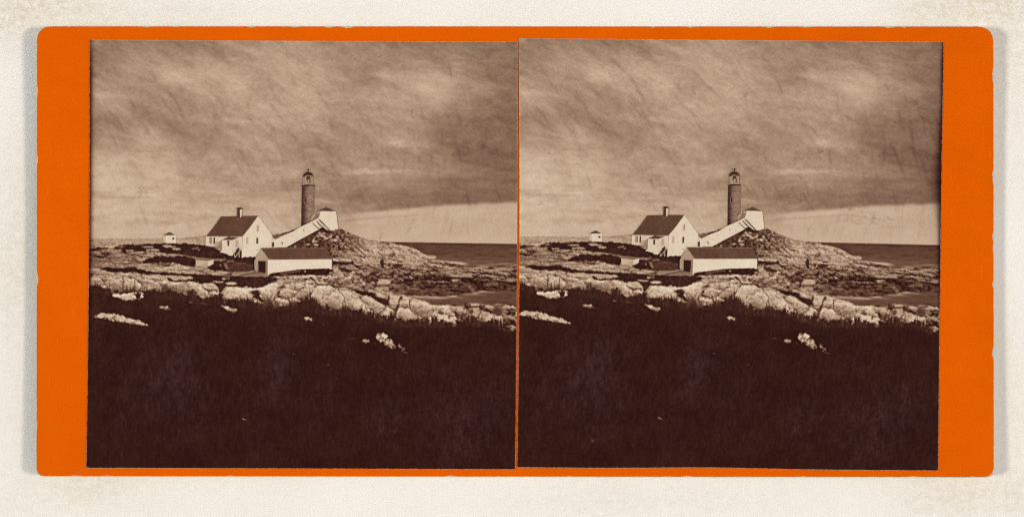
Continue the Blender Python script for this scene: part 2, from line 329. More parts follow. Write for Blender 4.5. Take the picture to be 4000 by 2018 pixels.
    # hand-set clefts of the knoll and ledges
    for pts, w in [([(700,330),(760,380),(800,430)],4),([(600,380),(680,440),(760,460)],4),([(820,480),(900,530),(960,560)],6),([(640,470),(740,490),(830,560)],4),([(840,540),(980,570),(1030,590)],4),([(950,555),(1050,548),(1140,556),(1180,560)],3),
                   ([(900,480),(960,540),(1000,560)],7),([(880,470),(930,500)],4),([(1240,640),(1320,660),(1290,650)],9),([(1300,670),(1440,650),(1530,640)],3),([(1450,660),(1540,640)],3),([(1200,470),(1260,500)],3),
                   ([(640,560),(740,590),(840,610)],5),([(1560,655),(1700,690),(1830,690)],4),([(1500,680),(1650,700),(1810,740)],6),([(1480,700),(1560,720)],6),([(1640,730),(1760,770)],4),([(1610,620),(1760,640)],3),([(1740,612),(1850,632),(1930,652)],8),([(1020,770),(1110,820),(1150,840)],7),([(1120,835),(1200,800)],4),([(1000,780),(1050,800)],8),([(1700,740),(1850,760),(2000,760)],3)]:
        stroke(tone, mp(B, pts), w / 2.5 * 1.5, .17, .85, 3.0)
    for (x, y, rx, ry, t) in [(1420,615,110,18,.62),(1150,800,70,30,.62),(1850,785,50,14,.56),(1450,640,60,12,.60),(1800,655,50,9,.56),(2120,655,60,10,.52),(2200,690,70,14,.54),(1900,740,120,14,.55),(2330,680,90,12,.54),(2240,830,30,24,.42),(2400,780,60,14,.48),(1600,560,60,20,.6),(820,660,50,16,.48),(1040,600,70,12,.58)]:
        light(ell(*B(x, y), rx / 2.5, ry / 2.5, 5, 3, 1.3), t, 0)
    for (x, y, rx, ry) in [(1290,640,44,16),(1390,815,38,22),(1400,870,36,22),(1480,860,40,14),(1300,880,40,14),(1000,800,30,14),(2280,650,20,5),(1700,770,50,10),(1300,760,40,8)]:
        dark(ell(*B(x, y), rx / 2.5, ry / 2.5, 5, 4), .17, lb=0, kk=.85)
    # weed-covered rocks at the water
    wm = pmask(mp(B, [(1200,900),(1330,850),(1450,845),(1560,815),(1800,835),(1980,820),(2080,850),(2150,820),(2250,830),(2445,835),(2600,840),(2600,905),(2200,895),(2060,890),(1960,910),(1800,938),(1500,942),(1390,940),(1280,915)]), 8, 8, 1.6)
    tone = tone * (1 - wm) + (0.21 + 0.22 * fbm(U / 14.0, V / 7.0 + .01 * U, 610, 4, .65) + 0.10 * smooth(relief, .05, .3)) * wm
    for (x, y, rx, ry, t) in [(1450,870,44,14,.36),(1330,895,44,16,.36),(1540,890,36,12,.34),(1260,840,50,16,.40),(1640,880,60,14,.30),(1300,905,50,14,.38),(1440,905,40,8,.3)]:
        light(ell(*B(x, y), rx / 2.5, ry / 2.5, 6, 4, 1.2), t, 0)
    # inlet
    iw = pmask(mp(B, [(1390,945),(1500,944),(1800,938),(1960,912),(2040,898),(2200,888),(2445,885),(2640,880),(2640,1050),(2445,1045),(2300,1040),(2200,1030),(2000,1000),(1900,1022),(1700,1028),(1620,1026),(1560,990),(1470,965)]), 3, 4, 1.0)
    inl = 0.298 + 0.02 * fbm(U / 14.0, V / 5.0, 622, 2) + 0.04 * fbm(U / 60.0, V / 6.0, 620, 3) - 0.03 * smooth(U, 1800, 2000)
    tone = tone * (1 - iw) + inl * iw; lab[iw > .5] = 1
    for (x, y, rx, ry, t) in [(1500,950,120,7,.56),(1650,950,90,9,.58),(1820,940,50,8,.62),(1720,958,60,6,.54),(1590,966,110,8,.46),(2040,912,34,9,.56),(2110,898,60,10,.54),(1990,925,70,6,.50),(2200,905,60,6,.44),(1880,950,90,4,.46),(2060,930,60,4,.44)]:
        m = np.exp(-(((U - B(x, y)[0] + 5 * WX) / (rx / 2.5)) ** 2 + ((V - B(x, y)[1] + 3 * WY) / (ry / 2.5)) ** 2))
        tone = tone * (1 - m) + t * m
    # ---------------- near ledges: the named cracks
    ck = [([(50,1010),(100,930),(132,888),(205,828)],5),([(110,930),(200,960),(255,985)],4),([(268,950),(282,918),(350,860),(390,822)],5),([(262,960),(330,968)],3),
          ([(480,822),(600,828),(760,855),(880,885),(1000,905),(1090,918)],7),([(435,755),(470,800),(500,832)],12),([(480,820),(420,822),(300,790)],2.5),([(828,915),(845,945),(920,985),(960,1020),(1000,1105)],5),
          ([(915,948),(935,995),(965,1018)],6),([(1030,1060),(1058,1098),(1112,1105),(1160,1050),(1185,1028)],6),([(1405,972),(1402,1050),(1430,1090),(1480,1130)],5),
          ([(1185,935),(1200,990),(1195,1040),(1240,1060)],7),([(1565,1105),(1600,1065),(1650,1038)],4),([(1630,1135),(1605,1190)],5),([(1640,1135),(1680,1190)],6),([(980,925),(1010,955),(1090,970)],3),
          ([(540,905),(600,940),(570,980)],2.5),([(660,880),(760,900),(840,905)],2),([(700,960),(720,1020)],2),([(1290,1040),(1330,1040),(1400,1060)],3)]
    for pts, w in ck: stroke(tone, mp(B, pts), w / 2.5 * 1.45, .15, .95, 5)
    dark(pmask(mp(Gg, [(580,215),(660,215),(760,235),(860,255),(870,290),(1000,330),(1010,380),(985,400),(880,350),(820,325),(800,295),(700,270),(640,245)]), 3, 4), .15)
    dark(pmask(mp(Gg, [(1142,290),(1166,286),(1146,350),(1136,420),(1116,470),(1100,540),(1072,560),(1084,470),(1050,430),(1010,402),(1082,432),(1122,390)]), 3, 3), .18, kk=.9)
    dark(pmask(mp(Gg, [(1000,285),(1030,300),(1010,350),(1000,400),(985,380),(1010,330)]), 2, 2), .17)
    dark(pmask(mp(B, [(100,872),(150,845),(190,835),(165,860),(110,872)]), 2, 3), .22)
    dark(pmask(mp(B, [(105,905),(132,888),(130,912),(105,925)]), 2, 2), .18)
    dark(pmask(mp(Fg, [(1900,180),(1950,160),(2010,155),(2040,185),(2015,215),(2040,255),(2100,300),(2050,300),(1985,260),(1935,240),(1950,215)]), 2, 3), .15)
    for pts, w in [([(1865,200),(1875,240),(1870,310)],7),([(2220,205),(2190,270),(2150,320)],4),([(2225,230),(2350,265)],4),([(2410,240),(2430,205),(2510,140)],5),([(1420,195),(1430,230),(1420,280)],5),([(1370,155),(1480,170),(1550,172)],6),([(1530,330),(1620,350),(1700,370)],3),
                   ([(860,45),(850,20),(810,10)],4),([(950,15),(1000,45),(1100,70)],8),([(1090,0),(1092,60)],3),([(500,10),(550,20)],3),([(240,215),(330,190),(400,200)],3),([(1940,250),(1960,300)],4),([(700,120),(800,100)],2),([(1180,100),(1250,140),(1300,140)],2)]:
        stroke(tone, mp(Fg, pts), w / 2.995 * 1.5, .15, .95, 4)
    # each near ledge is a rounded pillow: lit crown, dull flank, dark joint around it
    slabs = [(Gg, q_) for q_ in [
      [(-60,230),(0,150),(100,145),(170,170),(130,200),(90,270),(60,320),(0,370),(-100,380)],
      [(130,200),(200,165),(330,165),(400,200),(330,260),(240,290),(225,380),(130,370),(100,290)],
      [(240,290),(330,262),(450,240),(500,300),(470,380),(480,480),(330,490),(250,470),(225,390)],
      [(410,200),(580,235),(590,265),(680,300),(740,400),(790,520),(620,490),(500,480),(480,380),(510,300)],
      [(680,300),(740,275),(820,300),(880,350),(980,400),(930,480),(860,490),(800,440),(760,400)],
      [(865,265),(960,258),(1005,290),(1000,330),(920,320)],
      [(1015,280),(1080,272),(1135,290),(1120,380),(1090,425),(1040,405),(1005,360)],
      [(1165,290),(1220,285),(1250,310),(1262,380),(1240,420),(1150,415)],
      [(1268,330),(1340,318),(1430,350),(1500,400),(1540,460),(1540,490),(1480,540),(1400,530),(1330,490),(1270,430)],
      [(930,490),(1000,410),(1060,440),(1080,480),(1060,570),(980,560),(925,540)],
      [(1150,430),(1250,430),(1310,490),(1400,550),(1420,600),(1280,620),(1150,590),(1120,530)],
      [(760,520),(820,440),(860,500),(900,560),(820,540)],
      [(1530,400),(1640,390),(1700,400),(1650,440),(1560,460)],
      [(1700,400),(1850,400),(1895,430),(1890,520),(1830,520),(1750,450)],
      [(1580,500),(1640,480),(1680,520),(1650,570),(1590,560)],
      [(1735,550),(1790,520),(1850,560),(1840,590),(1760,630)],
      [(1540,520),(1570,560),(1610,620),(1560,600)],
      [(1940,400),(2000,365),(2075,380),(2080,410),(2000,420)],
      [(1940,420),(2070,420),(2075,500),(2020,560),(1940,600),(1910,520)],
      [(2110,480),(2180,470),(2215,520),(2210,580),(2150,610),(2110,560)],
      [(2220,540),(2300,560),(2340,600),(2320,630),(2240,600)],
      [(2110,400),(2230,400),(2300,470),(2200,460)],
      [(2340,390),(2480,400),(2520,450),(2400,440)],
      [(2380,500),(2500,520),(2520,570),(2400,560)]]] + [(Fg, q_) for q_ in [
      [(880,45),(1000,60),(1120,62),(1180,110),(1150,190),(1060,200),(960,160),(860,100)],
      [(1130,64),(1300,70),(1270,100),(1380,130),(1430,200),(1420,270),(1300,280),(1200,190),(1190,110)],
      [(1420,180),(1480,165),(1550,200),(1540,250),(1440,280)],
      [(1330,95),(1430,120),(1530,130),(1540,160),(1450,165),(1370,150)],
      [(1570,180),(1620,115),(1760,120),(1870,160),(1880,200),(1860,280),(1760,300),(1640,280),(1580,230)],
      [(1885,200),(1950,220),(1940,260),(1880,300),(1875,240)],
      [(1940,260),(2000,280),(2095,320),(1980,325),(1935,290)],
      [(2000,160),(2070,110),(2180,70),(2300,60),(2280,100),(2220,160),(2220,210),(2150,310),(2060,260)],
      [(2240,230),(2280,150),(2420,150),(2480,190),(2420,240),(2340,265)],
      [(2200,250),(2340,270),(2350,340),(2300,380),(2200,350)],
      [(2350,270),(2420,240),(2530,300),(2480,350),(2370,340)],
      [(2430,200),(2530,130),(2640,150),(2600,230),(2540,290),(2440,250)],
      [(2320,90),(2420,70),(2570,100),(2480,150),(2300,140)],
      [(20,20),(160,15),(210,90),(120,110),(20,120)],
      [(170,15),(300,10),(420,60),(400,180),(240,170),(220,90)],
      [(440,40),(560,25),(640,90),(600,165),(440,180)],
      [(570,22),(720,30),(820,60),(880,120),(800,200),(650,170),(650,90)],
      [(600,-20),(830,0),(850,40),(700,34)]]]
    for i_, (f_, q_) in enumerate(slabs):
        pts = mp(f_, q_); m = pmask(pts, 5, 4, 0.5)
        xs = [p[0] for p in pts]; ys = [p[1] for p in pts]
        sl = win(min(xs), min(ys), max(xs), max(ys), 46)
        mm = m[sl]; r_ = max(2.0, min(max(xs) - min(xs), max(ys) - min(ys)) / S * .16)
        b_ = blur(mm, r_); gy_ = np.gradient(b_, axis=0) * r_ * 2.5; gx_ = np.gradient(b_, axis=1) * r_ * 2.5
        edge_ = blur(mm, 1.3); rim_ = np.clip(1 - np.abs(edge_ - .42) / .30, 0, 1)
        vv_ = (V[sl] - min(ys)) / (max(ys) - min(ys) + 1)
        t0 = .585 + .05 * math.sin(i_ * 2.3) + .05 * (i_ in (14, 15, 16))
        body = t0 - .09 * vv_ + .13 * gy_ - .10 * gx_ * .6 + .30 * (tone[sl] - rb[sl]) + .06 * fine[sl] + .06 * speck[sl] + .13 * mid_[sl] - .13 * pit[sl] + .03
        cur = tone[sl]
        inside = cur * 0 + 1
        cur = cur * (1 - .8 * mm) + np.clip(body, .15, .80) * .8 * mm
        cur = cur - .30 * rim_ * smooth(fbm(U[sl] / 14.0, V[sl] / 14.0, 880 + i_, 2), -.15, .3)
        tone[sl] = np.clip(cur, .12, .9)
    # slab shading: rounded tops bright, undersides dull
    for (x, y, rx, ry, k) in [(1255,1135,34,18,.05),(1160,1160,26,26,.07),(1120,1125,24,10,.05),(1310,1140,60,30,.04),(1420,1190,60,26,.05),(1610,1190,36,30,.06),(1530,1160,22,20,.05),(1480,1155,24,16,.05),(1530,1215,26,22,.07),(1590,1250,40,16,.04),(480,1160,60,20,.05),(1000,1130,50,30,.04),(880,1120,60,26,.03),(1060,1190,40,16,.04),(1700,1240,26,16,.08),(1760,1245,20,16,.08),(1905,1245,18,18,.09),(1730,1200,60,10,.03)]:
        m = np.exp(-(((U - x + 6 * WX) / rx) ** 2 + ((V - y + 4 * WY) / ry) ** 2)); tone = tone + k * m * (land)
    # broken blocks at lower right
    for (x, y, rx, ry) in [(1625,480,36,26),(1920,400,26,40),(2085,450,14,60),(1975,470,26,30),(1890,500,30,20),(2290,480,50,40),(2450,440,60,20),(2000,540,30,30),(1830,505,30,18),(1720,540,16,24),(2260,440,40,20),(2420,560,50,14),(2480,500,30,20)]:
        dark(ell(*Gg(x, y), rx / 2.995, ry / 2.995, 6, 4, 1.2), .19, lb=0, kk=.75)
    for (x, y, rx, ry, t) in [(2030,385,50,16,.62),(2160,580,40,22,.72),(1780,570,44,30,.72),(1640,540,36,22,.74),(1590,570,26,40,.7),(2290,390,50,10,.52),(2400,420,60,14,.56),(2430,530,60,14,.46),(2250,560,40,16,.6),(2300,590,30,14,.5),(2050,460,30,40,.56),(2150,500,40,30,.55),(1840,420,60,16,.6)]:
        light(ell(*Gg(x, y), rx / 2.995, ry / 2.995, 5, 3, 1.4), t, 0)

    # ---------------- foreground grass
    gt = mp(A, [(-40,860),(20,878),(70,868),(130,885),(190,898),(240,902),(320,896),(420,890),(560,896),(620,915),(700,920),(760,905),(850,925),(900,950),(980,955),(1060,968),(1150,985),(1230,985),(1300,1005),(1400,1005),(1480,1005),(1560,1022),(1640,1030),(1740,1040)]) + \
         mp(B, [(20,1012),(90,1040),(170,1055),(250,1030),(330,1010),(380,985),(430,960),(470,1010),(520,1065),(600,1090),(700,1100),(800,1090),(900,1108),(1000,1135),(1100,1165),(1200,1185),(1290,1205),(1400,1212),(1500,1205),(1600,1215),(1700,1215),(1800,1220),(1900,1205),(2000,1200),(2100,1208),(2200,1222),(2300,1245),(2445,1290),(2700,1330)])
    near_ = blur(pmask(gt + [(2200,1900),(250,1900)], 6, 0, 0), 9.0)
    tone = tone * (1 - .55 * smooth(near_, .02, .5) * smooth(fbm(U / 12.0, V / 14.0, 755, 3), -.35, .25))
    gm = pmask(gt + [(2200,1900),(250,1900)], 15, 12, 2.2)
    fib = .5 * fbm(U / 3.4 + 0.06 * V, V / 14.0, 700, 3, .6) + .6 * fbm(U / 9.0, V / 7.5, 704, 4, .7); fib2 = fbm(U / 14.0, V / 30.0, 710, 3)
    gtone = 0.104 + 0.034 * fib + 0.014 * fib2 + 0.022 * fine + 0.014 * fbm(U / 120.0, V / 90.0, 720, 3)
    hz = np.zeros((NH, NW))
    for (x, y, r, k) in [(720,1424,60,.5),(690,1520,80,.5),(1096,1400,50,.7),(1070,1520,36,.5),(1496,1640,50,.6),(1800,1680,90,.6),(760,1640,60,.25),(1250,1560,80,.3),(560,1480,90,.25),(1000,1680,80,.2),(480,1600,60,.15),(1650,1500,90,.12),(1950,1600,60,.3)]:
        hz += .75 * k * np.exp(-((U - x) ** 2 + ((V - y) * .75) ** 2) / (2 * r * r))
    hz *= (0.7 + 0.9 * fib2 + .9 * fib + .5 * fine)
    hz = np.clip(hz, 0, 1) * .8
    gtone = gtone + 0.045 * hz + .020 * fbm(U / 60.0, V / 44.0, 724, 4, .6)
    far_g = 1 - smooth(V, 1180, 1330)
    gtone += far_g * (0.022 + 0.018 * fbm(U / 9.0, V / 8.0, 730, 3))
    gtone += 0.018 * smooth(fbm(U / 5.0 - .3 * V / 5, V / 26.0, 735, 2), .35, .7) * smooth(V, 1500, 1800)
    tone = tone * (1 - gm) + gtone * gm
    haze = haze * (1 - gm) + (0.05 + 1.0 * hz) * gm
    lab[gm > .5] = 3
    # pale rocks showing through the grass: (label id, outline, tone)
    rocks = [(10, mp(Fg, [(70,468),(110,445),(180,425),(290,432),(390,448),(470,478),(560,500),(640,520),(700,560),(715,580),(650,572),(560,560),(470,546),(380,540),(300,514),(230,490),(150,484)]), .70),
             (11, mp(Fg, [(282,215),(310,195),(360,188),(400,205),(470,192),(560,182),(640,182),(680,205),(660,245),(600,258),(520,276),(450,276),(400,250),(330,240)]), .76),
             (12, mp(Fg, [(848,365),(880,345),(940,340),(955,365),(930,385),(880,378)]), .58),
             (13, mp(Fg, [(1530,328),(1640,345),(1690,370),(1755,385),(1745,412),(1700,418),(1650,400),(1620,360)]), .66),
             (14, mp(Gg, [(20,540),(60,525),(90,545),(130,565),(120,578),(60,560),(40,575)]), .66),
             (15, mp(Gg, [(855,765),(895,724),(955,720),(992,755),(996,790),(972,830),(925,832),(872,800)]), .74),
             (16, mp(Gg, [(960,830),(1000,782),(1050,795),(1082,838),(1102,885),(1070,900),(1005,882),(970,858)]), .70),
             (17, mp(Gg, [(700,800),(740,792),(785,805),(790,830),(750,838),(710,820)]), .50),
             (18, mp(Gg, [(1120,850),(1165,872),(1195,890),(1198,935),(1180,940),(1140,900)]), .56),
             (19, mp(Fg, [(1195,296),(1215,288),(1238,298),(1230,307),(1200,305)]), .58)]
    for k, pts, t in rocks:
        m = pmask(pts, 3, 7, .8)
        tx = t + 0.06 * fbm(U / 8.0, V / 6.0, 740, 3) + 0.10 * relief * 2 + 0.08 * fine - .12 * smooth(speck, .1, .4)
        if k == 10:
            tx = tx - 0.30 * smooth(fbm(U / 9.0, V / 5.0, 745, 3) + (V - (1225 + 0.19 * (U - 365))) / 30.0, .1, .5)
        ym_ = sum(p_[1] for p_ in pts) / len(pts); yh_ = (max(p_[1] for p_ in pts) - min(p_[1] for p_ in pts)) / 2
        if k != 10: tx = tx - .16 * np.clip((V - ym_) / yh_, -.4, 1)
        if k in (15, 16, 18): tx = tx - 0.34 * smooth(fbm(U / 5.0 + V / 9.0, V / 8.0, 746, 3, .6), 0, .3)
        tone = tone * (1 - m) + tx * m; haze = haze * (1 - m) + .1 * m
        lab[m > .5] = k
    for pts, t, w in [([(1300,305),(1370,318),(1460,328)], .36, 9), ([(960,375),(992,390)], .50, 8), ([(1370,430),(1395,440)], .34, 7), ([(230,355),(310,358)], .28, 5), ([(680,325),(740,322)], .28, 5), ([(1480,445),(1530,448)], .26, 4), ([(1690,365),(1760,382)], .5, 7), ([(1100,430),(1120,440)], .24, 5)]:
        stroke(tone, mp(Fg, pts), w / 2.995, t, .9, 2)
    for pts, t, w in [([(560,785),(610,780),(645,800)], .30, 7), ([(1200,940),(1248,960)], .5, 8), ([(845,830),(860,860)], .4, 6), ([(2460,680),(2475,690)], .4, 7), ([(250,612),(262,620)], .5, 7), ([(285,690),(300,692)], .35, 4)]:
        stroke(tone, mp(Gg, pts), w / 2.995, t, .9, 2)
    for pts, t, w in [([(1188,794),(1208,800)], .55, 6), ([(545,530),(565,532)], .25, 3), ([(1600,532),(1612,534)], .4, 3), ([(1430,476),(1440,478)], .45, 3)]:
        stroke(tone, mp(Cw, pts), w / 1.25, t, .8, 2)

    # bushy tufts standing up from the grass edge
    rgt = np.random.RandomState(77)
    def tuft(x, y, h, sp, n_):
        for j in range(n_):
            f_ = rgt.uniform(-1, 1); hh = h * (1 - .45 * abs(f_)) * rgt.uniform(.6, 1.1); bx = x + f_ * sp * .5
            ex = bx + f_ * sp * .6 + rgt.normal(0, 2.5)
            stroke(tone, [(bx, y + 5), ((bx + ex) / 2 + rgt.normal(0, 1.5), y - hh * .55), (ex, y - hh)], rgt.uniform(3.0, 6.0), rgt.uniform(.11, .17), .95, 0, True, 2.0)
            for q_ in range(3):
                t_ = rgt.uniform(.35, .95); px, py = bx + (ex - bx) * t_, y - hh * t_
                stroke(tone, [(px, py), (px + rgt.normal(0, 5), py - rgt.uniform(1, 6))], 2.6, .14, .9, 0, True, 2.0)
    for (x, y, h, sp, n_) in [(600,235,50,30,7),(690,235,50,26,7),(780,240,95,34,10),(850,245,50,30,8),(920,245,120,70,18),(1000,250,75,60,12),(1110,260,60,60,12),(1232,270,105,80,18),(1310,290,50,40,8),(1400,290,50,40,8),(1500,300,90,70,16),(1560,300,60,40,8),(1660,320,60,50,8),(1740,310,50,40,8),(1840,320,60,60,12),(1900,320,60,40,8),(60,165,60,60,12),(130,170,70,60,12),(180,190,50,40,8),(230,190,50,40,8)]:
        X_, Y_ = Fg(x, y); tuft(X_, Y_, h / 2.995 * 1.25, sp / 2.995 * 1.15, n_ + 4)
    for (x, y, h, sp, n_) in [(20,430,100,80,16),(90,440,170,70,20),(170,470,110,70,16),(290,490,100,24,6),(250,490,60,60,10),(370,500,70,60,10),(500,500,110,30,8),(440,510,60,60,10),(600,520,50,50,8),(700,520,120,24,7),(790,530,60,60,10),(880,550,50,50,8),(980,570,60,50,10),(1050,590,110,40,10),(1140,600,60,50,10),(1250,620,60,60,10),(1350,620,70,60,12),(1440,620,90,40,8),(1540,620,130,30,8),(1640,625,60,40,8),(1860,610,60,60,12),(1960,610,90,60,14),(2050,620,60,40,8),(2250,620,70,50,10),(2340,640,80,40,8),(2180,610,40,30,6)]:
        X_, Y_ = Gg(x, y); tuft(X_, Y_, h / 2.995 * 1.25, sp / 2.995 * 1.15, n_ + 4)
    # blades of grass along the fringe and over the pale rocks
    rg = np.random.RandomState(5)
    gx = [p[0] for p in gt]; gy = [p[1] for p in gt]
    clump = fbm(np.arange(0, 2100) / 22.0, np.zeros(2100), 760, 3)
    for i in range(110):
        x = rg.uniform(340, 2080); y = np.interp(x, gx, gy)
        if 425 < x < 575: continue
        k_ = rg.uniform(.5, 1)
        dark(ell(x, y + rg.uniform(-2, 4), 14 * k_, rg.uniform(5, 13) * k_, 8, 9, 1.0), .13, .03, 500, 0, rg.uniform(.7, 1))
    for i in range(1700):
        x = rg.uniform(340, 2080); y = np.interp(x, gx, gy) + rg.uniform(-3, 16)
        cl = clump[int(x)]
        if cl < rg.uniform(-.5, .35): continue
        if 428 < x < 572 and rg.rand() < .8: continue
        h = rg.uniform(5, 22) * (.8 + 1.5 * max(cl, 0)) * (1.35 if 760 < x < 1250 or 1420 < x < 1650 else 1.0) * (1.6 if rg.rand() < .07 else 1)
        ln = rg.normal(0, .35) * h
        stroke(tone, [(x, y), (x + ln * .35, y - h * .55), (x + ln, y - h)], rg.uniform(1.2, 3.0), rg.uniform(.12, .24), rg.uniform(.45, .9), 0, True, 2.2)
    for k, pts, t in rocks[:9]:
        xs = [p[0] for p in pts]; ys = [p[1] for p in pts]
        for i in range(int((max(xs) - min(xs)) * .34)):
            x = rg.uniform(min(xs), max(xs)); yb = max(ys) if k != 10 else np.interp(x, [360, 450, 576], [1250, 1262, 1282])
            if k in (11,): yb = max(ys) + 3
            h = rg.uniform(5, 15); ln = rg.normal(0, .4) * h
            stroke(tone, [(x, yb + 4), (x + ln, yb + 4 - h)], rg.uniform(1.2, 2.4), .15, .8, 0, True, 1.8)
    # faint stems in the dark grass
    for i in range(2200):
        x = rg.uniform(340, 2080); y = rg.uniform(1220, 1850)
        if y < np.interp(x, gx, gy) + 25: continue
        h = rg.uniform(10, 46); ln = rg.normal(0, .3) * h
        stroke(tone, [(x, y), (x + ln, y - h)], 1.3, .20 + .05 * rg.rand(), rg.uniform(.15, .5), 0, True, 1.8)
    tone = blur(tone, 0.5)
    loc = tone - blur(tone, 2.4)
    wide = tone - blur(tone, 7.0)
    ls = blur((lab != 0).astype(float), 1.0)
    tone = np.clip(tone + loc * (.20 + .38 * ls) + wide * (.05 + .14 * ls * (1 - gm)), .06, .90)
    return tone, haze, lab

TONE, HAZE, LAB = paint()

def sample(arr, u, v, nearest=False):
    x = np.clip((u - U0) / S, 0, NW - 1.001); y = np.clip((v - V0) / S, 0, NH - 1.001)
    if nearest: return arr[np.rint(y).astype(int), np.rint(x).astype(int)]
    ix = x.astype(int); iy = y.astype(int); fx = x - ix; fy = y - iy
    return (arr[iy, ix] * (1 - fx) + arr[iy, ix + 1] * fx) * (1 - fy) + (arr[iy + 1, ix] * (1 - fx) + arr[iy + 1, ix + 1] * fx) * fy

# ------------------------------------------------------------------ surfaces
def zcard(u, v):
    X = (np.asarray(u, float) - 2010) / 1870.0; Y = (np.asarray(v, float) - 985) / 880.0
    return 0.004 + 0.034 * X ** 2 * (1 + 0.40 * np.clip(Y ** 2, 0, 1.2) * X ** 2)

CARD_T = 0.014
L_CORE, L_ORANGE, L_PAPER, L_IMG, L_DRAW = CARD_T, CARD_T + .0006, CARD_T + .0036, CARD_T + .0042, CARD_T + .0050

def W3(u, v, lift):
    u = np.asarray(u, float); v = np.asarray(v, float)
    z = zcard(u, v) + lift
    f = (H_CAM - z) / (H_CAM - Z_REF)
    return np.stack([(u - 2000) / 1000 * f, (1009 - v) / 1000 * f, z], -1)

def new_obj(name, me, parent=None):
    o = bpy.data.objects.new(name, me); col.objects.link(o)
    if parent is not None: o.parent = parent
    return o

def mesh_np(name, verts, quads, attrs, mat):
    me = bpy.data.meshes.new(name)
    n = len(verts); m = len(quads)
    me.vertices.add(n); me.vertices.foreach_set('co', np.ascontiguousarray(verts, np.float32).ravel())
    me.loops.add(m * 4); me.loops.foreach_set('vertex_index', np.ascontiguousarray(quads, np.int32).ravel())
    me.polygons.add(m); me.polygons.foreach_set('loop_start', np.arange(0, m * 4, 4, dtype=np.int32))
    me.polygons.foreach_set('loop_total', np.full(m, 4, np.int32))
    for k, a in attrs.items():
        at = me.attributes.new(k, 'FLOAT', 'POINT'); at.data.foreach_set('value', np.ascontiguousarray(a, np.float32).ravel())
    me.update(calc_edges=True)
    me.materials.append(mat)
    return me

def tag(o, label=None, cat=None, group=None, kind=None):
    if label: o['label'] = label
    if cat: o['category'] = cat
    if group: o['group'] = group
    if kind: o['kind'] = kind
    return o

# ------------------------------------------------------------------ materials
LUT = [(0.00,(34,12,8)),(0.09,(46,20,14)),(0.13,(56,29,21)),(0.18,(71,42,31)),(0.25,(93,62,45)),(0.33,(112,81,62)),(0.42,(134,104,82)),(0.50,(154,125,100)),(0.58,(174,145,118)),(0.66,(193,166,137)),(0.75,(209,185,156)),(0.84,(223,203,175)),(0.92,(235,218,193)),(1.00,(244,232,211))]
def lin(c):
    c = c / 255.0
    return c / 12.92 if c <= .04045 else ((c + .055) / 1.055) ** 2.4

def nt_new(name):
    m = bpy.data.materials.new(name); m.use_nodes = True
    nt = m.node_tree; nt.nodes.clear()
    return m, nt

def N(nt, t, **kw):
    n = nt.nodes.new(t)
    for k, v in kw.items(): setattr(n, k, v)
    return n

def finish(nt, color_socket, rough=.6, spec=.08, bump=None, bdist=.001, bstr=.3):
    inv = N(nt, 'ShaderNodeVectorMath', operation='MULTIPLY'); inv.inputs[1].default_value = tuple(1 / e for e in E_RGB)
    nt.links.new(color_socket, inv.inputs[0])
    b = N(nt, 'ShaderNodeBsdfPrincipled'); b.inputs['Roughness'].default_value = rough; b.inputs['Specular IOR Level'].default_value = spec
    nt.links.new(inv.outputs[0], b.inputs['Base Color'])
    if bump is not None:
        bp = N(nt, 'ShaderNodeBump'); bp.inputs['Distance'].default_value = bdist; bp.inputs['Strength'].default_value = bstr
        nt.links.new(bump, bp.inputs['Height']); nt.links.new(bp.outputs[0], b.inputs['Normal'])
    o = N(nt, 'ShaderNodeOutputMaterial'); nt.links.new(b.outputs[0], o.inputs[0])

def math_(nt, op, a, b=None, c=None):
    n = N(nt, 'ShaderNodeMath', operation=op)
    for i, x in enumerate((a, b, c)):
        if x is None: continue
        if isinstance(x, (int, float)): n.inputs[i].default_value = x
        else: nt.links.new(x, n.inputs[i])
    return n.outputs[0]

def noise_(nt, scale, stretch=(1, 1, 1), detail=3, rough=.6):
    g = N(nt, 'ShaderNodeNewGeometry'); mp_ = N(nt, 'ShaderNodeVectorMath', operation='MULTIPLY'); mp_.inputs[1].default_value = stretch
    nt.links.new(g.outputs['Position'], mp_.inputs[0])
    n = N(nt, 'ShaderNodeTexNoise'); n.inputs['Scale'].default_value = scale; n.inputs['Detail'].default_value = detail; n.inputs['Roughness'].default_value = rough
    nt.links.new(mp_.outputs[0], n.inputs['Vector'])
    return math_(nt, 'SUBTRACT', n.outputs['Fac'], .5)

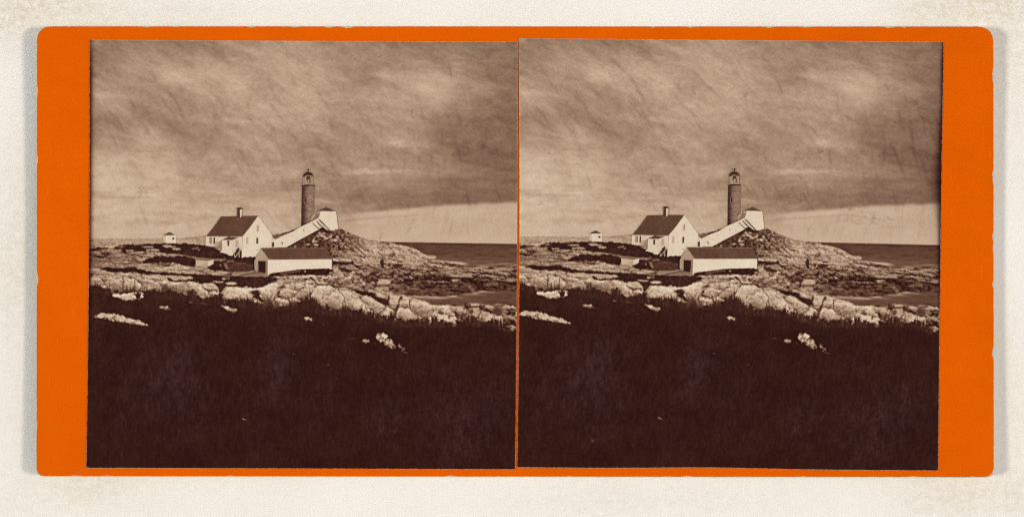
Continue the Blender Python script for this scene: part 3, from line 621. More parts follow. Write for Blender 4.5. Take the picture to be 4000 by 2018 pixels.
def print_material(name, kind='plain'):
    m, nt = nt_new(name)
    at = N(nt, 'ShaderNodeAttribute', attribute_name='tone'); hz = N(nt, 'ShaderNodeAttribute', attribute_name='haze')
    t = at.outputs['Fac']
    grain = noise_(nt, 210, (1, .55, 1), 3, .7)
    t = math_(nt, 'MULTIPLY_ADD', grain, .085, t)
    mott = noise_(nt, 22, (1, 1, 1), 4, .6)
    t = math_(nt, 'MULTIPLY_ADD', mott, .02, t)
    if kind == 'board':
        t = math_(nt, 'MULTIPLY_ADD', noise_(nt, 46, (1, .5, 1), 4), .13, t)
    if kind == 'shingle':
        t = math_(nt, 'MULTIPLY_ADD', noise_(nt, 75, (1, .6, 1), 4, .7), .11, t)
        t = math_(nt, 'MULTIPLY_ADD', noise_(nt, 14, (1, 1, 1), 2), .10, t)
    if kind == 'masonry':
        t = math_(nt, 'MULTIPLY_ADD', noise_(nt, 90, (.6, 1.3, 1), 4, .75), .50, t)
        t = math_(nt, 'MULTIPLY_ADD', noise_(nt, 40, (.6, 1.2, 1), 2), .12, t)
    r = N(nt, 'ShaderNodeValToRGB'); el = r.color_ramp.elements
    while len(el) > 1: el.remove(el[-1])
    el[0].position = LUT[0][0]; el[0].color = tuple(lin(x) for x in LUT[0][1]) + (1,)
    for p_, c_ in LUT[1:]:
        e = el.new(p_); e.color = tuple(lin(x) for x in c_) + (1,)
    nt.links.new(t, r.inputs[0])
    # silvering: a cool bloom in the dark tones and the cloud streaks
    mx = N(nt, 'ShaderNodeMix', data_type='RGBA', blend_type='ADD'); nt.links.new(hz.outputs['Fac'], mx.inputs['Factor'])
    nt.links.new(r.outputs[0], mx.inputs['A']); mx.inputs['B'].default_value = (.003, .0055, .0125, 1)
    mx.clamp_factor = True
    finish(nt, mx.outputs['Result'], .6, .015, grain, .0006, .15)
    return m

M_PLAIN = print_material('albumen_print')
M_BOARD = print_material('albumen_print_boards', 'board')
M_SHING = print_material('albumen_print_shingles', 'shingle')
M_MASON = print_material('albumen_print_masonry', 'masonry')
MATS = {'plain': M_PLAIN, 'board': M_BOARD, 'shingle': M_SHING, 'masonry': M_MASON}

def orange_material():
    m, nt = nt_new('orange_card_surface')
    a = noise_(nt, 4, (1, 1, 1), 4); b = noise_(nt, 130, (1, .7, 1), 3, .7)
    k = math_(nt, 'MULTIPLY_ADD', a, .22, 1.005); k = math_(nt, 'MULTIPLY_ADD', noise_(nt, 14, (.5, 1.6, 1), 4, .7), .12, k); k = math_(nt, 'MULTIPLY_ADD', b, .10, k)
    c = N(nt, 'ShaderNodeVectorMath', operation='SCALE'); c.inputs[0].default_value = (lin(224), lin(93), lin(3)); nt.links.new(k, c.inputs['Scale'])
    # rubbed scratches
    sn = noise_(nt, 30, (9, .35, 1), 2, .4); sm = math_(nt, 'GREATER_THAN', sn, .235)
    s2 = math_(nt, 'GREATER_THAN', noise_(nt, 90, (1, 1, 1), 1, .4), .315)
    ss = math_(nt, 'MULTIPLY', math_(nt, 'MAXIMUM', sm, s2), .35)
    mx = N(nt, 'ShaderNodeMix', data_type='RGBA'); nt.links.new(ss, mx.inputs['Factor']); nt.links.new(c.outputs[0], mx.inputs['A']); mx.inputs['B'].default_value = (lin(236), lin(130), lin(40), 1)
    finish(nt, mx.outputs['Result'], .6, .0, b, .0008, .3)
    return m

def paper_material(name, rgb, amp=.25, scale=60):
    m, nt = nt_new(name)
    a = noise_(nt, scale, (1, 1, 1), 4, .7)
    k = math_(nt, 'MULTIPLY_ADD', a, amp, 1.0)
    c = N(nt, 'ShaderNodeVectorMath', operation='SCALE'); c.inputs[0].default_value = tuple(lin(x) for x in rgb); nt.links.new(k, c.inputs['Scale'])
    finish(nt, c.outputs[0], .8, .05, a, .002, .5)
    return m

def backing_material():
    m, nt = nt_new('cream_backing_paper')
    st = N(nt, 'ShaderNodeAttribute', attribute_name='stain')
    f1 = noise_(nt, 70, (1, 1, 1), 5, .75); f2 = noise_(nt, 170, (1, 1, 1), 3, .75); f3 = noise_(nt, 28, (1, 1, 1), 4, .7)
    k = math_(nt, 'MULTIPLY_ADD', f1, .07, 1.0); k = math_(nt, 'MULTIPLY_ADD', f2, .035, k)
    # foxed fibres gather where the sheet is stained
    spk = math_(nt, 'MULTIPLY_ADD', f3, 2.2, math_(nt, 'MULTIPLY_ADD', f1, 2.6, .55))
    sfac = math_(nt, 'MULTIPLY', st.outputs['Fac'], N_clamp(nt, spk))
    c0 = N(nt, 'ShaderNodeVectorMath', operation='SCALE'); c0.inputs[0].default_value = (lin(246), lin(239), lin(225)); nt.links.new(k, c0.inputs['Scale'])
    c1 = N(nt, 'ShaderNodeVectorMath', operation='SCALE'); c1.inputs[0].default_value = (lin(220), lin(207), lin(180)); nt.links.new(k, c1.inputs['Scale'])
    mx = N(nt, 'ShaderNodeMix', data_type='RGBA'); nt.links.new(sfac, mx.inputs['Factor']); nt.links.new(c0.outputs[0], mx.inputs['A']); nt.links.new(c1.outputs[0], mx.inputs['B'])
    finish(nt, mx.outputs['Result'], .85, .04, f1, .004, .5)
    return m

def N_clamp(nt, s):
    n = N(nt, 'ShaderNodeClamp'); nt.links.new(s, n.inputs[0]); return n.outputs[0]

M_ORANGE = orange_material()
M_CORE = paper_material('torn_card_core', (196, 182, 154), .5, 90)
M_EDGE = paper_material('print_paper_edge', (178, 158, 132), .7, 140)
M_BACK = backing_material()

# ------------------------------------------------------------------ backing sheet
def backing():
    xs = np.concatenate([[-16, -10, -6, -4], np.arange(-3.0, 3.0001, .02), [4, 6, 10, 16]]); ys = np.concatenate([[-14, -9, -5, -3], np.arange(-2.2, 2.2001, .02), [3, 5, 9, 14]])
    X, Y = np.meshgrid(xs, ys); h, w = X.shape
    u = X * 1000 + 2000; v = 1009 - Y * 1000
    def g(x, y, rx, ry): return np.exp(-(((u - x) / rx) ** 2 + ((v - y) / ry) ** 2))
    st = .85 * g(180, 20, 230, 70) + .6 * g(30, 90, 110, 110) + .9 * g(3790, 20, 260, 60) + .5 * g(3950, 200, 90, 300) + .55 * g(40, 1150, 80, 500) + .45 * g(330, 1920, 200, 70) + .6 * g(3800, 1940, 300, 90) + .45 * g(3960, 1500, 60, 400) + .3 * g(2500, 1960, 500, 60) + .25 * g(1000, 40, 500, 40) + .10
    st = np.clip(st + .30 * fbm(X * 3.1 + 50, Y * 3.1 + 50, 801, 4), 0, 1)
    Z = .0012 * fbm(X * 1.5 + 9, Y * 1.5 + 9, 805, 3) * 0
    verts = np.stack([X, Y, Z], -1).reshape(-1, 3)
    i = np.arange((h - 1) * (w - 1)); r = i // (w - 1); c = i % (w - 1); a = r * w + c
    quads = np.stack([a, a + 1, a + w + 1, a + w], -1)
    o = new_obj('backing_sheet', mesh_np('backing_sheet', verts, quads, {'stain': st.ravel()}, M_BACK))
    tag(o, 'cream mottled backing paper lying flat under the orange card', 'backing paper', kind='structure')
backing()

# ------------------------------------------------------------------ mount card
def ragged(corners, radii, step, amp, chips, seed):
    """outline walked clockwise with small nicks; chips = share of the edge torn back."""
    rg = np.random.RandomState(seed)
    out = []
    n = len(corners)
    for i in range(n):
        p0, p1, p2 = np.array(corners[i - 1], float), np.array(corners[i], float), np.array(corners[(i + 1) % n], float)
        r = radii[i]
        d0 = (p0 - p1) / np.linalg.norm(p0 - p1); d2 = (p2 - p1) / np.linalg.norm(p2 - p1)
        a = p1 + d0 * r; b = p1 + d2 * r
        for k in range(13):
            t = k / 12
            out.append(((1 - t) ** 2) * a + 2 * t * (1 - t) * p1 + t * t * b)
        q = np.array(corners[(i + 1) % n], float); rr = radii[(i + 1) % n]
        e = q - d2 * rr
        L = np.linalg.norm(e - b); m = int(L / step)
        for k in range(1, m): out.append(b + (e - b) * k / m)
    out = np.array(out); m = len(out)
    tan = np.roll(out, -1, 0) - np.roll(out, 1, 0); tan /= np.maximum(np.linalg.norm(tan, axis=1, keepdims=True), 1e-9)
    nrm = np.stack([-tan[:, 1], tan[:, 0]], -1)
    cen = out.mean(0); sgn = np.sign(((cen - out) * nrm).sum(1))[:, None]; nrm = nrm * sgn
    off = rg.rand(m) * amp
    if chips:
        k = 0
        while k < m:
            if rg.rand() < chips:
                ln = rg.randint(1, 10); dep = rg.uniform(1, 7.5)
                for j in range(ln):
                    if k + j < m: off[k + j] += dep * math.sin(math.pi * (j + .5) / ln) * rg.uniform(.6, 1.2)
                k += ln
            k += 1
    return out + nrm * off[:, None]

def sheet(name, outline, lift, mat, parent=None, thick=None):
    """cut sheet following the card's bow: columns of quads clipped to the outline"""
    import bmesh
    bm = bmesh.new()
    vs_ = [bm.verts.new((p[0], -p[1], 0)) for p in outline]
    f = bm.faces.new(vs_)
    bmesh.ops.triangulate(bm, faces=[f])
    umin = min(p[0] for p in outline); umax = max(p[0] for p in outline)
    vmin = min(p[1] for p in outline); vmax = max(p[1] for p in outline)
    x = umin + 90
    while x < umax - 5:
        bmesh.ops.bisect_plane(bm, geom=bm.verts[:] + bm.edges[:] + bm.faces[:], plane_co=(x, 0, 0), plane_no=(1, 0, 0))
        x += 90
    y = vmin + 150
    while y < vmax - 5:
        bmesh.ops.bisect_plane(bm, geom=bm.verts[:] + bm.edges[:] + bm.faces[:], plane_co=(0, -y, 0), plane_no=(0, 1, 0))
        y += 150
    if thick:
        bot = bmesh.ops.duplicate(bm, geom=bm.faces[:])
        lower = set(v for v in bot['geom'] if isinstance(v, bmesh.types.BMVert))
        vm = bot['vert_map']
        for v in lower: v.co.z = -thick
        for e in [e for e in bm.edges if e.is_boundary and e.verts[0] not in lower and e.verts[1] not in lower]:
            a, b = e.verts
            bm.faces.new((a, b, vm[b], vm[a]))
        bmesh.ops.recalc_face_normals(bm, faces=bm.faces[:])
    for v in bm.verts:
        p = W3(v.co.x, -v.co.y, lift + v.co.z)
        v.co = p
    me = bpy.data.meshes.new(name); bm.to_mesh(me); bm.free(); me.materials.append(mat)
    return new_obj(name, me, parent)

CORN = [(142, 102), (3882, 103), (3884, 1864), (140, 1860)]
RAD = [58, 62, 34, 34]
mount = bpy.data.objects.new('stereo_card_mount', None); col.objects.link(mount)
tag(mount, 'orange card mount with rounded chipped corners carrying the two brown prints', 'card mount')
core = sheet('card_core', ragged(CORN, RAD, 14, 1.6, 0, 3), L_CORE, M_CORE, mount, CARD_T)
inner = [(144.5, 103.5), (3880.5, 104.5), (3882, 1861.5), (142.5, 1857.5)]
face = sheet('orange_face', ragged(inner, [60, 66, 44, 36], 7, 1.2, .034, 12), L_ORANGE, M_ORANGE, mount)
face['label'] = 'orange paper face worn back to grey at its edges'

# ------------------------------------------------------------------ the two prints
PR = {
 'left': dict(tl=(351,157), tr=(2022,165), br=(2012,1831), bl=(338,1825), lmid=(348,1000), rmid=(2019.5,1000), seed=1),
 'right': dict(tl=(2026.5,151), tr=(3686,165), br=(3664,1836), bl=(2021,1823), lmid=(2029.5,900), rmid=(3673,1000), seed=2)}

def right_fwd(u, v):
    d = np.maximum(np.asarray(v, float) - 900, 0)
    return u + 1665 - .02 * d - .00005 * d * d, v + .0085 * (np.asarray(u, float) - 1420)
def fwd(side, u, v):
    return (u, v) if side == 'left' else right_fwd(u, v)
def inv(side, X, Y):
    if side == 'left': return X, Y
    u = X - 1660; v = Y
    for _ in range(4):
        a, b = right_fwd(u, v); u = u + (X - a); v = v + (Y - b)
    return u, v

def edge_pts(side, s, t):
    """s, t in 0..1 across the print; bends the side edges like the hand-cut paper"""
    q = PR[side]
    tl, tr, br, bl = [np.array(q[k], float) for k in ('tl', 'tr', 'br', 'bl')]
    lm = q['lmid']; rm = q['rmid']
    def side_x(a, m, b, t):
        ym = (m[1] - a[1]) / (b[1] - a[1]); base = a[0] + (b[0] - a[0]) * t; dev = m[0] - (a[0] + (b[0] - a[0]) * ym)
        return base + dev * np.sin(np.pi * np.clip(t, 0, 1))
    lx = side_x(tl, lm, bl, t); rx = side_x(tr, rm, br, t)
    ly = tl[1] + (bl[1] - tl[1]) * t; ry = tr[1] + (br[1] - tr[1]) * t
    y = ly + (ry - ly) * s
    if side == 'right': y = y + 5 * np.exp(-((s - .46) / .16) ** 2) * (t > .9) * (t - .9) * 10 * -1
    return lx + (rx - lx) * s, y

def overlay(side, X, Y, s, t, tone, haze):
    rg = np.random.RandomState(100 + PR[side]['seed'])
    u, v = inv(side, X, Y)
    # retoucher's streaks in the sky
    skym = 1 - smooth(v, 900, 950)
    h, w = X.shape
    x0, y0 = X[0, 0], Y[0, 0]; sx = (X[0, -1] - x0) / (w - 1); sy = (Y[-1, 0] - y0) / (h - 1)
    D = np.zeros_like(X)
    def put(pts, wd, k, arr):
        xs = [p[0] for p in pts]; ys = [p[1] for p in pts]; pad = wd * 2 + 6
        a = max(0, int((min(xs) - pad - x0) / sx)); b = min(w, int((max(xs) + pad - x0) / sx) + 1)
        c = max(0, int((min(ys) - pad - y0) / sy)); d = min(h, int((max(ys) + pad - y0) / sy) + 1)
        if a >= b or c >= d: return
        xx = X[c:d, a:b]; yy = Y[c:d, a:b]; best = np.full(xx.shape, 1e9); tt = np.zeros(xx.shape)
        n = len(pts) - 1
        for i in range(n):
            (x1, y1), (x2, y2) = pts[i], pts[i + 1]; L2 = (x2 - x1) ** 2 + (y2 - y1) ** 2 + 1e-9
            q = np.clip(((xx - x1) * (x2 - x1) + (yy - y1) * (y2 - y1)) / L2, 0, 1)
            dd = np.hypot(xx - x1 - q * (x2 - x1), yy - y1 - q * (y2 - y1))
            m = dd < best; best = np.where(m, dd, best); tt = np.where(m, (i + q) / n, tt)
        arr[c:d, a:b] = np.maximum(arr[c:d, a:b], k * np.exp(-(best / wd) ** 2) * np.sin(np.pi * np.clip(tt * .92 + .04, 0, 1)))
    n = 150 if side == 'left' else 170
    for i in range(n):
        su = rg.uniform(.02, .98); sv = rg.uniform(.03, .46)
        px, py = x0 + su * 1660, y0 + sv * 1660
        if su < .68: ang = math.radians(rg.normal(58, 7))
        elif sv < .36: ang = math.radians(rg.normal(80, 8))
        else: ang = math.radians(rg.normal(104, 6))
        L = rg.uniform(40, 170) * (1 if side == 'left' else 1.1)
        bx = rg.normal(0, 8)
        ex, ey = px + L * math.cos(ang), py + L * math.sin(ang)
        put([(px, py), ((px + ex) / 2 + bx, (py + ey) / 2), (ex, ey)], rg.uniform(2.5, 7.5), rg.uniform(.3, 1.0), D)
    hand = {'left': [[(640,330),(700,420),(740,500)],[(850,370),(880,440)],[(500,370),(540,450)],[(560,480),(590,540)],[(1180,580),(1200,660)],[(1290,460),(1300,520)],[(1580,930),(1620,850)],[(1750,930),(1770,850)]],
            'right': [[(2070,400),(2120,440),(2150,490)],[(2230,360),(2280,410),(2310,455)],[(2370,210),(2470,310),(2550,460)],[(2600,330),(2660,400),(2780,520)],[(2690,260),(2760,330),(2850,420)],[(2455,360),(2490,420)],[(2500,420),(2560,520)],[(3550,430),(3570,600),(3600,700)],[(3480,560),(3540,700)],[(3600,600),(3640,770)],[(2260,1010-450),(2270,600)],[(3400,880),(3420,830)]]}[side]
    for pts in hand: put(pts, 7, 1.15, D)
    D *= skym * (0.7 + .5 * fbm(X / 30.0, Y / 30.0, 55 + PR[side]['seed'], 2))
    D = np.clip(D, 0, 1.2)
    tone = tone - .078 * D; haze = haze + .85 * D
    # pencil-like scuffs under the cloud bank of the right print
    if side == 'right':
        E = np.zeros_like(X)
        for i in range(46):
            px = rg.uniform(3280, 3470); py = 822 + (px - 3280) * .14 + rg.uniform(-16, 42); L = rg.uniform(10, 40)
            put([(px, py), (px + L, py + L * rg.uniform(.05, .45))], 1.6, rg.uniform(.4, 1), E)
        for px in (3126, 3136, 3145, 3155): put([(px, 742), (px + 3, 742 + rg.uniform(30, 60))], 1.5, .6, E)
        tone = tone - .13 * E
    # abrasions and specks
    K = np.zeros_like(X); Q = np.zeros_like(X)
    for (px, py) in {'left': [(545,750),(1606,444),(1490,920)], 'right': [(2249,522),(2110,800),(2145,602),(2819,270),(2911,370),(3200,590)]}[side]:
        for j in range(7):
            a, b = px + rg.normal(0, 6), py + rg.normal(0, 6); put([(a, b), (a + rg.normal(0, 5), b + rg.normal(0, 5))], 2.2, rg.uniform(.5, 1), K)
    for j in range(90):
        a, b = x0 + rg.rand() * 1650, y0 + rg.rand() * 1650; put([(a, b), (a + 2, b + 2)], 1.6, rg.uniform(.3, .9), K if rg.rand() < .5 else Q)
    for j in range(34):
        a, b = x0 + rg.rand() * 1650, y0 + 300 + rg.rand() * 1350; L = rg.uniform(20, 120); an = rg.normal(90, 22)
        put([(a, b), (a + L * math.cos(math.radians(an)), b + L * math.sin(math.radians(an)))], 1.1, rg.uniform(.15, .5), Q)
    if side == 'right':
        put([(2313,1716),(2318,1722)], 7, 1.5, Q)
        for j in range(24): put([(3540 + rg.normal(0, 14), 1560 + rg.normal(0, 60)), (3542 + rg.normal(0, 14), 1580 + rg.normal(0, 60))], 1.5, .6, Q)
        for j in range(30):
            a, b = 3400 + rg.normal(0, 8), 1550 + rg.normal(0, 90); put([(a, b), (a + 1, b + 4)], 1.8, .7, Q)
    tone = tone - .16 * K + .12 * Q; haze = haze + .6 * Q
    # age: darker edge, lighter rubbed corner
    de = s * 1665; dr = (1 - s) * 1665; dt = t * 1670; db = (1 - t) * 1670
    if side == 'left':
        e = np.exp(-(de / 11.0) ** 1.5) * (.55 + .45 * smooth(Y, 160, 300)); tone = tone * (1 - .78 * e * (1 - smooth(Y, 1150, 1400))) + 0
        tone = tone - .04 * np.exp(-de / 60.0) * (Y < 1100)
        cr = np.exp(-((X - 375) ** 2 + ((Y - 168) * 1.6) ** 2) / 500.0); tone = tone + .10 * cr
        br = np.exp(-((X - 372) ** 2 / 900.0 + (Y - 1210) ** 2 / 4000.0)); tone = tone + .03 * br
    else:
        prof = np.interp(Y, [160, 220, 420, 520, 640, 720, 780, 900, 1030, 1130, 1300], [5, 9, 9, 14, 26, 30, 20, 10, 9, 6, 4])
        e = np.exp(-(dr / prof) ** 1.6); tone = tone * (1 - .72 * e * (1 - smooth(Y, 1150, 1300)))
        tone = tone - .035 * np.exp(-dr / 50.0) * (Y < 1100)
        cr = np.exp(-((X - 2040) ** 2 + (Y - 158) ** 2) / 200.0); tone = tone + .12 * cr
    tone = tone - .03 * np.exp(-dt / 26.0)
    rim = np.exp(-np.minimum(np.minimum(de, dr), np.minimum(dt, db)) / 1.6)
    tone = tone + .10 * rim * (.4 + .6 * (fbm(X / 6.0, Y / 6.0, 66, 2) > 0))
    return np.clip(tone, .03, .95), np.clip(haze, 0, 1.6)

def poly_obj(name, side, parent, pts, tone, layer=0, kind='plain', haze=.12, rag=0.0, faces=None):
    """one cut-out of the picture; tone = number or one number per corner"""
    rgp = np.random.RandomState(abs(hash((name, len(pts), int(pts[0][0])))) % 100000 if False else int(pts[0][0] * 7 + pts[0][1] * 13) % 99991)
    if faces is None:
        fs = [list(range(len(pts)))]
    else: fs = faces
    P_ = [fwd(side, float(a) + rag * rgp.uniform(-1, 1), float(b) + rag * rgp.uniform(-1, 1)) for a, b in pts]
    co = W3([p[0] for p in P_], [p[1] for p in P_], L_DRAW + .0007 * layer)
    org = np.array(parent.location) if parent is not None else np.zeros(3)
    par = parent
    while par is not None and par.parent is not None:
        par = par.parent; org = org + np.array(par.location)
    me = bpy.data.meshes.new(name); me.from_pydata([tuple(c - org) for c in co], [], fs); me.update()
    for p in me.polygons:
        if p.normal.z < 0: p.flip()
    tn = [tone] * len(pts) if isinstance(tone, (int, float)) else list(tone)
    a = me.attributes.new('tone', 'FLOAT', 'POINT'); a.data.foreach_set('value', np.array(tn, np.float32))
    a = me.attributes.new('haze', 'FLOAT', 'POINT'); a.data.foreach_set('value', np.full(len(pts), haze, np.float32))
    me.materials.append(MATS[kind])
    return new_obj(name, me, parent)

def lines_obj(name, side, parent, segs, tone, layer, width=1.2):
    pts = []; fs = []
    for sgm in segs:
        (x1, y1), (x2, y2) = sgm[0], sgm[1]; w = sgm[2] if len(sgm) > 2 else width
        L = math.hypot(x2 - x1, y2 - y1) or 1; nx, ny = -(y2 - y1) / L * w / 2, (x2 - x1) / L * w / 2
        b = len(pts); pts += [(x1 + nx, y1 + ny), (x2 + nx, y2 + ny), (x2 - nx, y2 - ny), (x1 - nx, y1 - ny)]; fs.append([b, b + 1, b + 2, b + 3])
    return poly_obj(name, side, parent, pts, tone, layer, 'plain', .12, 0, fs)

def root(name, side, at, label, cat, group=None):
    X, Y = fwd(side, float(at[0]), float(at[1]))
    o = bpy.data.objects.new(name, None); col.objects.link(o)
    o.location = tuple(float(c) for c in W3(X, Y, L_DRAW)); o.empty_display_size = .02
    return tag(o, label, cat, group)

def jag(p, q, n, amp, seed):
    rg = np.random.RandomState(seed); out = []
    for k in range(1, n):
        t = k / n; out.append((p[0] + (q[0] - p[0]) * t + rg.uniform(-.5, .5) * amp * .5, p[1] + (q[1] - p[1]) * t + rg.uniform(-1, 1) * amp))
    return out

def build_print(side):
    where = 'in the %s print' % side
    q = PR[side]
    # paper
    o = []
    for k in range(240): o.append(edge_pts(side, k / 240, 0.0))
    for k in range(240): o.append(edge_pts(side, 1.0, k / 240))
    for k in range(240): o.append(edge_pts(side, 1 - k / 240, 1.0))
    for k in range(240): o.append(edge_pts(side, 0.0, 1 - k / 240))
    o = np.array([(float(a), float(b)) for a, b in o]); c = o.mean(0)
    rg = np.random.RandomState(40 + q['seed'])
    out = o + np.sign(o - c) * 0
    d = np.zeros_like(o); d[:240, 1] = -1; d[240:480, 0] = 1; d[480:720, 1] = 1; d[720:, 0] = -1
    out = o + d * rg.uniform(.2, 1.5, (len(o), 1))
    pr = bpy.data.objects.new('photographic_print', None); col.objects.link(pr)
    tag(pr, 'brown albumen print pasted on the %s half of the orange card' % side, 'photograph', 'pair of albumen prints')
    sheet('print_paper', out, L_PAPER, M_EDGE, pr, .0026)
    # picture grid
    n = 668
    s1 = np.linspace(0, 1, n); t1 = np.linspace(0, 1, n); s, t = np.meshgrid(s1, t1)
    X, Y = edge_pts(side, s, t)
    # ragged hand-cut border
    bj = lambda p, sd: 1.1 * fbm(p / 5.0, p * 0 + 3, sd, 3)
    X[:, 0] += bj(Y[:, 0], 71) ; X[:, -1] += bj(Y[:, -1], 73); Y[0] += bj(X[0], 75); Y[-1] += bj(X[-1], 77)
    u, v = inv(side, X, Y)
    tone = sample(TONE, u, v); haze = sample(HAZE, u, v)
    tone, haze = overlay(side, X, Y, s, t, tone, haze)
    verts = W3(X.ravel(), Y.ravel(), L_IMG)
    i = np.arange((n - 1) * (n - 1)); r = i // (n - 1); cc = i % (n - 1); a = r * n + cc
    quads = np.stack([a, a + n, a + n + 1, a + 1], -1)
    um = (u[:-1, :-1] + u[1:, 1:]) / 2; vm = (v[:-1, :-1] + v[1:, 1:]) / 2
    lab = sample(LAB, um, vm, True).ravel()
    tone = tone.ravel(); haze = haze.ravel()
    def piece(name, ids):
        qd = quads[np.isin(lab, ids)]
        if len(qd) == 0: return None
        used, invx = np.unique(qd.ravel(), return_inverse=True)
        return new_obj(name, mesh_np(name, verts[used], invx.reshape(-1, 4), {'tone': tone[used], 'haze': haze[used]}, M_PLAIN))
    tag(piece('sky', [0]), 'streaked cloudy sky %s' % where, 'sky', kind='structure')
    tag(piece('sea', [1]), 'dark sea and foaming inlet %s' % where, 'sea', kind='structure')
    tag(piece('ground', [2]), 'pale cracked granite ledges and knoll %s' % where, 'ground', kind='structure')
    tag(piece('grass', [3]), 'dark grass filling the foreground %s' % where, 'grass', kind='stuff')
    tag(piece('shrubs', [5]), 'dark turf and low shrubs between the ledges %s' % where, 'shrubs', kind='stuff')
    names = {10: 'long pale boulder low in the grass at the far left', 11: 'white flat-topped rock below the tall weeds at left', 12: 'small pale rock in the grass under the tall weeds', 13: 'pale rock sliding to the right in mid grass',
             14: 'small white rock at the grass edge below the boathouse', 15: 'white rounded rock highest of its cluster in dark grass', 16: 'white rock just right of the rounded one in dark grass',
             17: 'dull half-hidden rock left of the white cluster in the grass', 18: 'striped rock at the lower right end of the white cluster', 19: 'tiny pale stone right of the tall weeds'}
    for k, nm in names.items():
        ob = piece('rock', [k])
        if ob: tag(ob, nm + ', ' + where, 'rock', 'pale rocks in the grass ' + where)

    P = lambda name, par, f, pts, tone, layer=0, kind='plain', **kw: poly_obj(name, side, par, mp(f, pts), tone, layer, kind, **kw)
    # ---------------- lighthouse
    lh = root('lighthouse', side, T_(335, 1100), 'tall stone lighthouse with domed lantern behind the walkway ' + where, 'lighthouse')
    cols = [(0, .15), (.08, .17), (.18, .22), (.34, .36), (.52, .44), (.72, .46), (.88, .43), (1, .40)]
    pts = []; tn = []
    ys = [(398, 230, 466), (700, 222, 456), (1000, 218, 455), (1130, 216, 454)]
    for (y, xl, xr) in ys:
        for (k, tt) in cols:
            pts.append(T_(xl + (xr - xl) * k, y)); tn.append(tt - .02 * (y > 1050))
    nf = len(cols); fs = [[r_ * nf + c_, r_ * nf + c_ + 1, (r_ + 1) * nf + c_ + 1, (r_ + 1) * nf + c_] for r_ in range(3) for c_ in range(nf - 1)]
    tw = poly_obj('tower', side, lh, pts, tn, 0, 'masonry', .7, 0, fs)
    P('window', lh, T_, [(272,634),(298,634),(298,692),(270,692)], .13, 1)
    lines_obj('window_frame', side, lh, [(T_(268,640), T_(268,700), 1.2), (T_(262,704), T_(286,704), .8)], .62, 2)
    P('gallery', lh, T_, [(214,393),(260,386),(270,378),(345,374),(430,382),(468,390),(468,406),(440,404),(345,398),(260,402),(222,406)], .13, 2)
    ln = P('lantern', lh, T_, [(252,216),(430,216),(432,384),(250,384)], .60, 1)
    lines_obj('glazing_bar', side, ln, [(T_(252,216), T_(250,384), 1.1), (T_(430,216), T_(432,384), 1.1), (T_(278,230), T_(276,384), .6), (T_(404,230), T_(405,384), .6), (T_(305,262), T_(305,384), .5), (T_(250,300), T_(432,300), .35)], .34, 2)
    P('lens', lh, T_, [(314,230),(372,230),(380,262),(384,300),(382,350),(372,362),(358,350),(352,310),(344,352),(334,352),(330,300),(300,272),(316,262)], .22, 3)
    P('lens_glow', lh, T_, [(336,280),(362,278),(366,345),(340,360)], .58, 4)
    lines_obj('railing', side, lh, [(T_(216,345), T_(216,393), .5), (T_(236,350), T_(236,388), .5), (T_(465,340), T_(465,390), .5), (T_(448,345), T_(448,388), .5), (T_(214,348), T_(466,348), .35), (T_(282,348), T_(282,380), .4), (T_(322,348), T_(322,378), .4), (T_(362,348), T_(362,378), .4), (T_(402,348), T_(402,382), .4)], .45, 5)
    P('cornice', lh, T_, [(250,214),(432,212),(432,232),(420,234),(340,228),(262,234),(250,232)], .2, 5)
    lines_obj('cornice_trim', side, lh, [(T_(290,218), T_(415,218), 1.2)], .7, 6)
    dome = [(250,228),(256,205),(268,182),(288,162),(312,150),(342,144),(372,150),(396,162),(414,182),(426,203),(432,216),(400,210),(342,206),(290,212)]
    dm = P('dome', lh, T_, dome, .17, 6)
    P('finial', dm, T_, [(330,150),(334,138),(336,128),(326,124),(334,116),(328,104),(334,92),(346,88),(356,92),(360,104),(354,116),(362,124),(350,130),(352,140),(358,150)], .2, 7)
    # ---------------- engine house on the knoll
    eh = root('signal_house', side, T_(760, 1190), 'white tapering small building with dark pyramid roof on the knoll ' + where, 'building')
    wl = P('wall', eh, T_, [(565,856),(848,862),(862,980),(884,1160),(870,1185),(840,1190),(800,1205),(740,1212),(660,1190),(640,1100),(560,1020),(524,990),(545,940)], .835, 3, 'board', rag=.3)
    P('side_wall', eh, T_, [(500,862),(565,858),(545,930),(528,985),(490,1000),(496,905)], [.62, .66, .62, .50, .48, .60], 2)
    P('entry_roof', eh, T_, [(370,1062),(440,975),(500,905),(500,862),(520,862),(498,915),(560,880),(540,945),(522,985),(440,1025)], .43, 3)
    P('pale_stone', eh, T_, [(395,985),(425,925),(455,918),(475,938),(450,970),(420,1010),(400,1020)], .62, 2)
    rf = P('roof', eh, T_, [(512,858),(590,824),(640,800),(664,790),(690,796),(760,828),(832,860),(640,852)], [.24,.26,.24,.22,.22,.24,.30,.26], 4, 'shingle')
    lines_obj('finial', side, rf, [(T_(668,765), T_(668,795), .7)], .3, 5)
    # ---------------- covered way climbing the knoll
    cw = root('covered_walkway', side, Wk(250, 1070), 'long white sloping covered walkway climbing to the knoll ' + where, 'walkway')
    P('wall', cw, Wk, [(135,808),(360,690),(700,560),(1000,378),(1310,235),(1560,110),(1590,130),(1700,260),(1850,410),(1900,455),(1830,495),(1705,402),(1620,440),(1590,480),(1200,690),(985,805),(500,1075),(80,1075),(90,915),(20,740)], .825, 5, 'board')
    P('link_roof', cw, Wk, [(40,745),(90,700),(240,625),(320,655),(365,692),(140,810)], .33, 6, 'shingle')
    P('rear_roof', cw, Wk, [(310,655),(360,620),(460,578),(560,570),(590,575),(440,660),(370,690)], .23, 6)
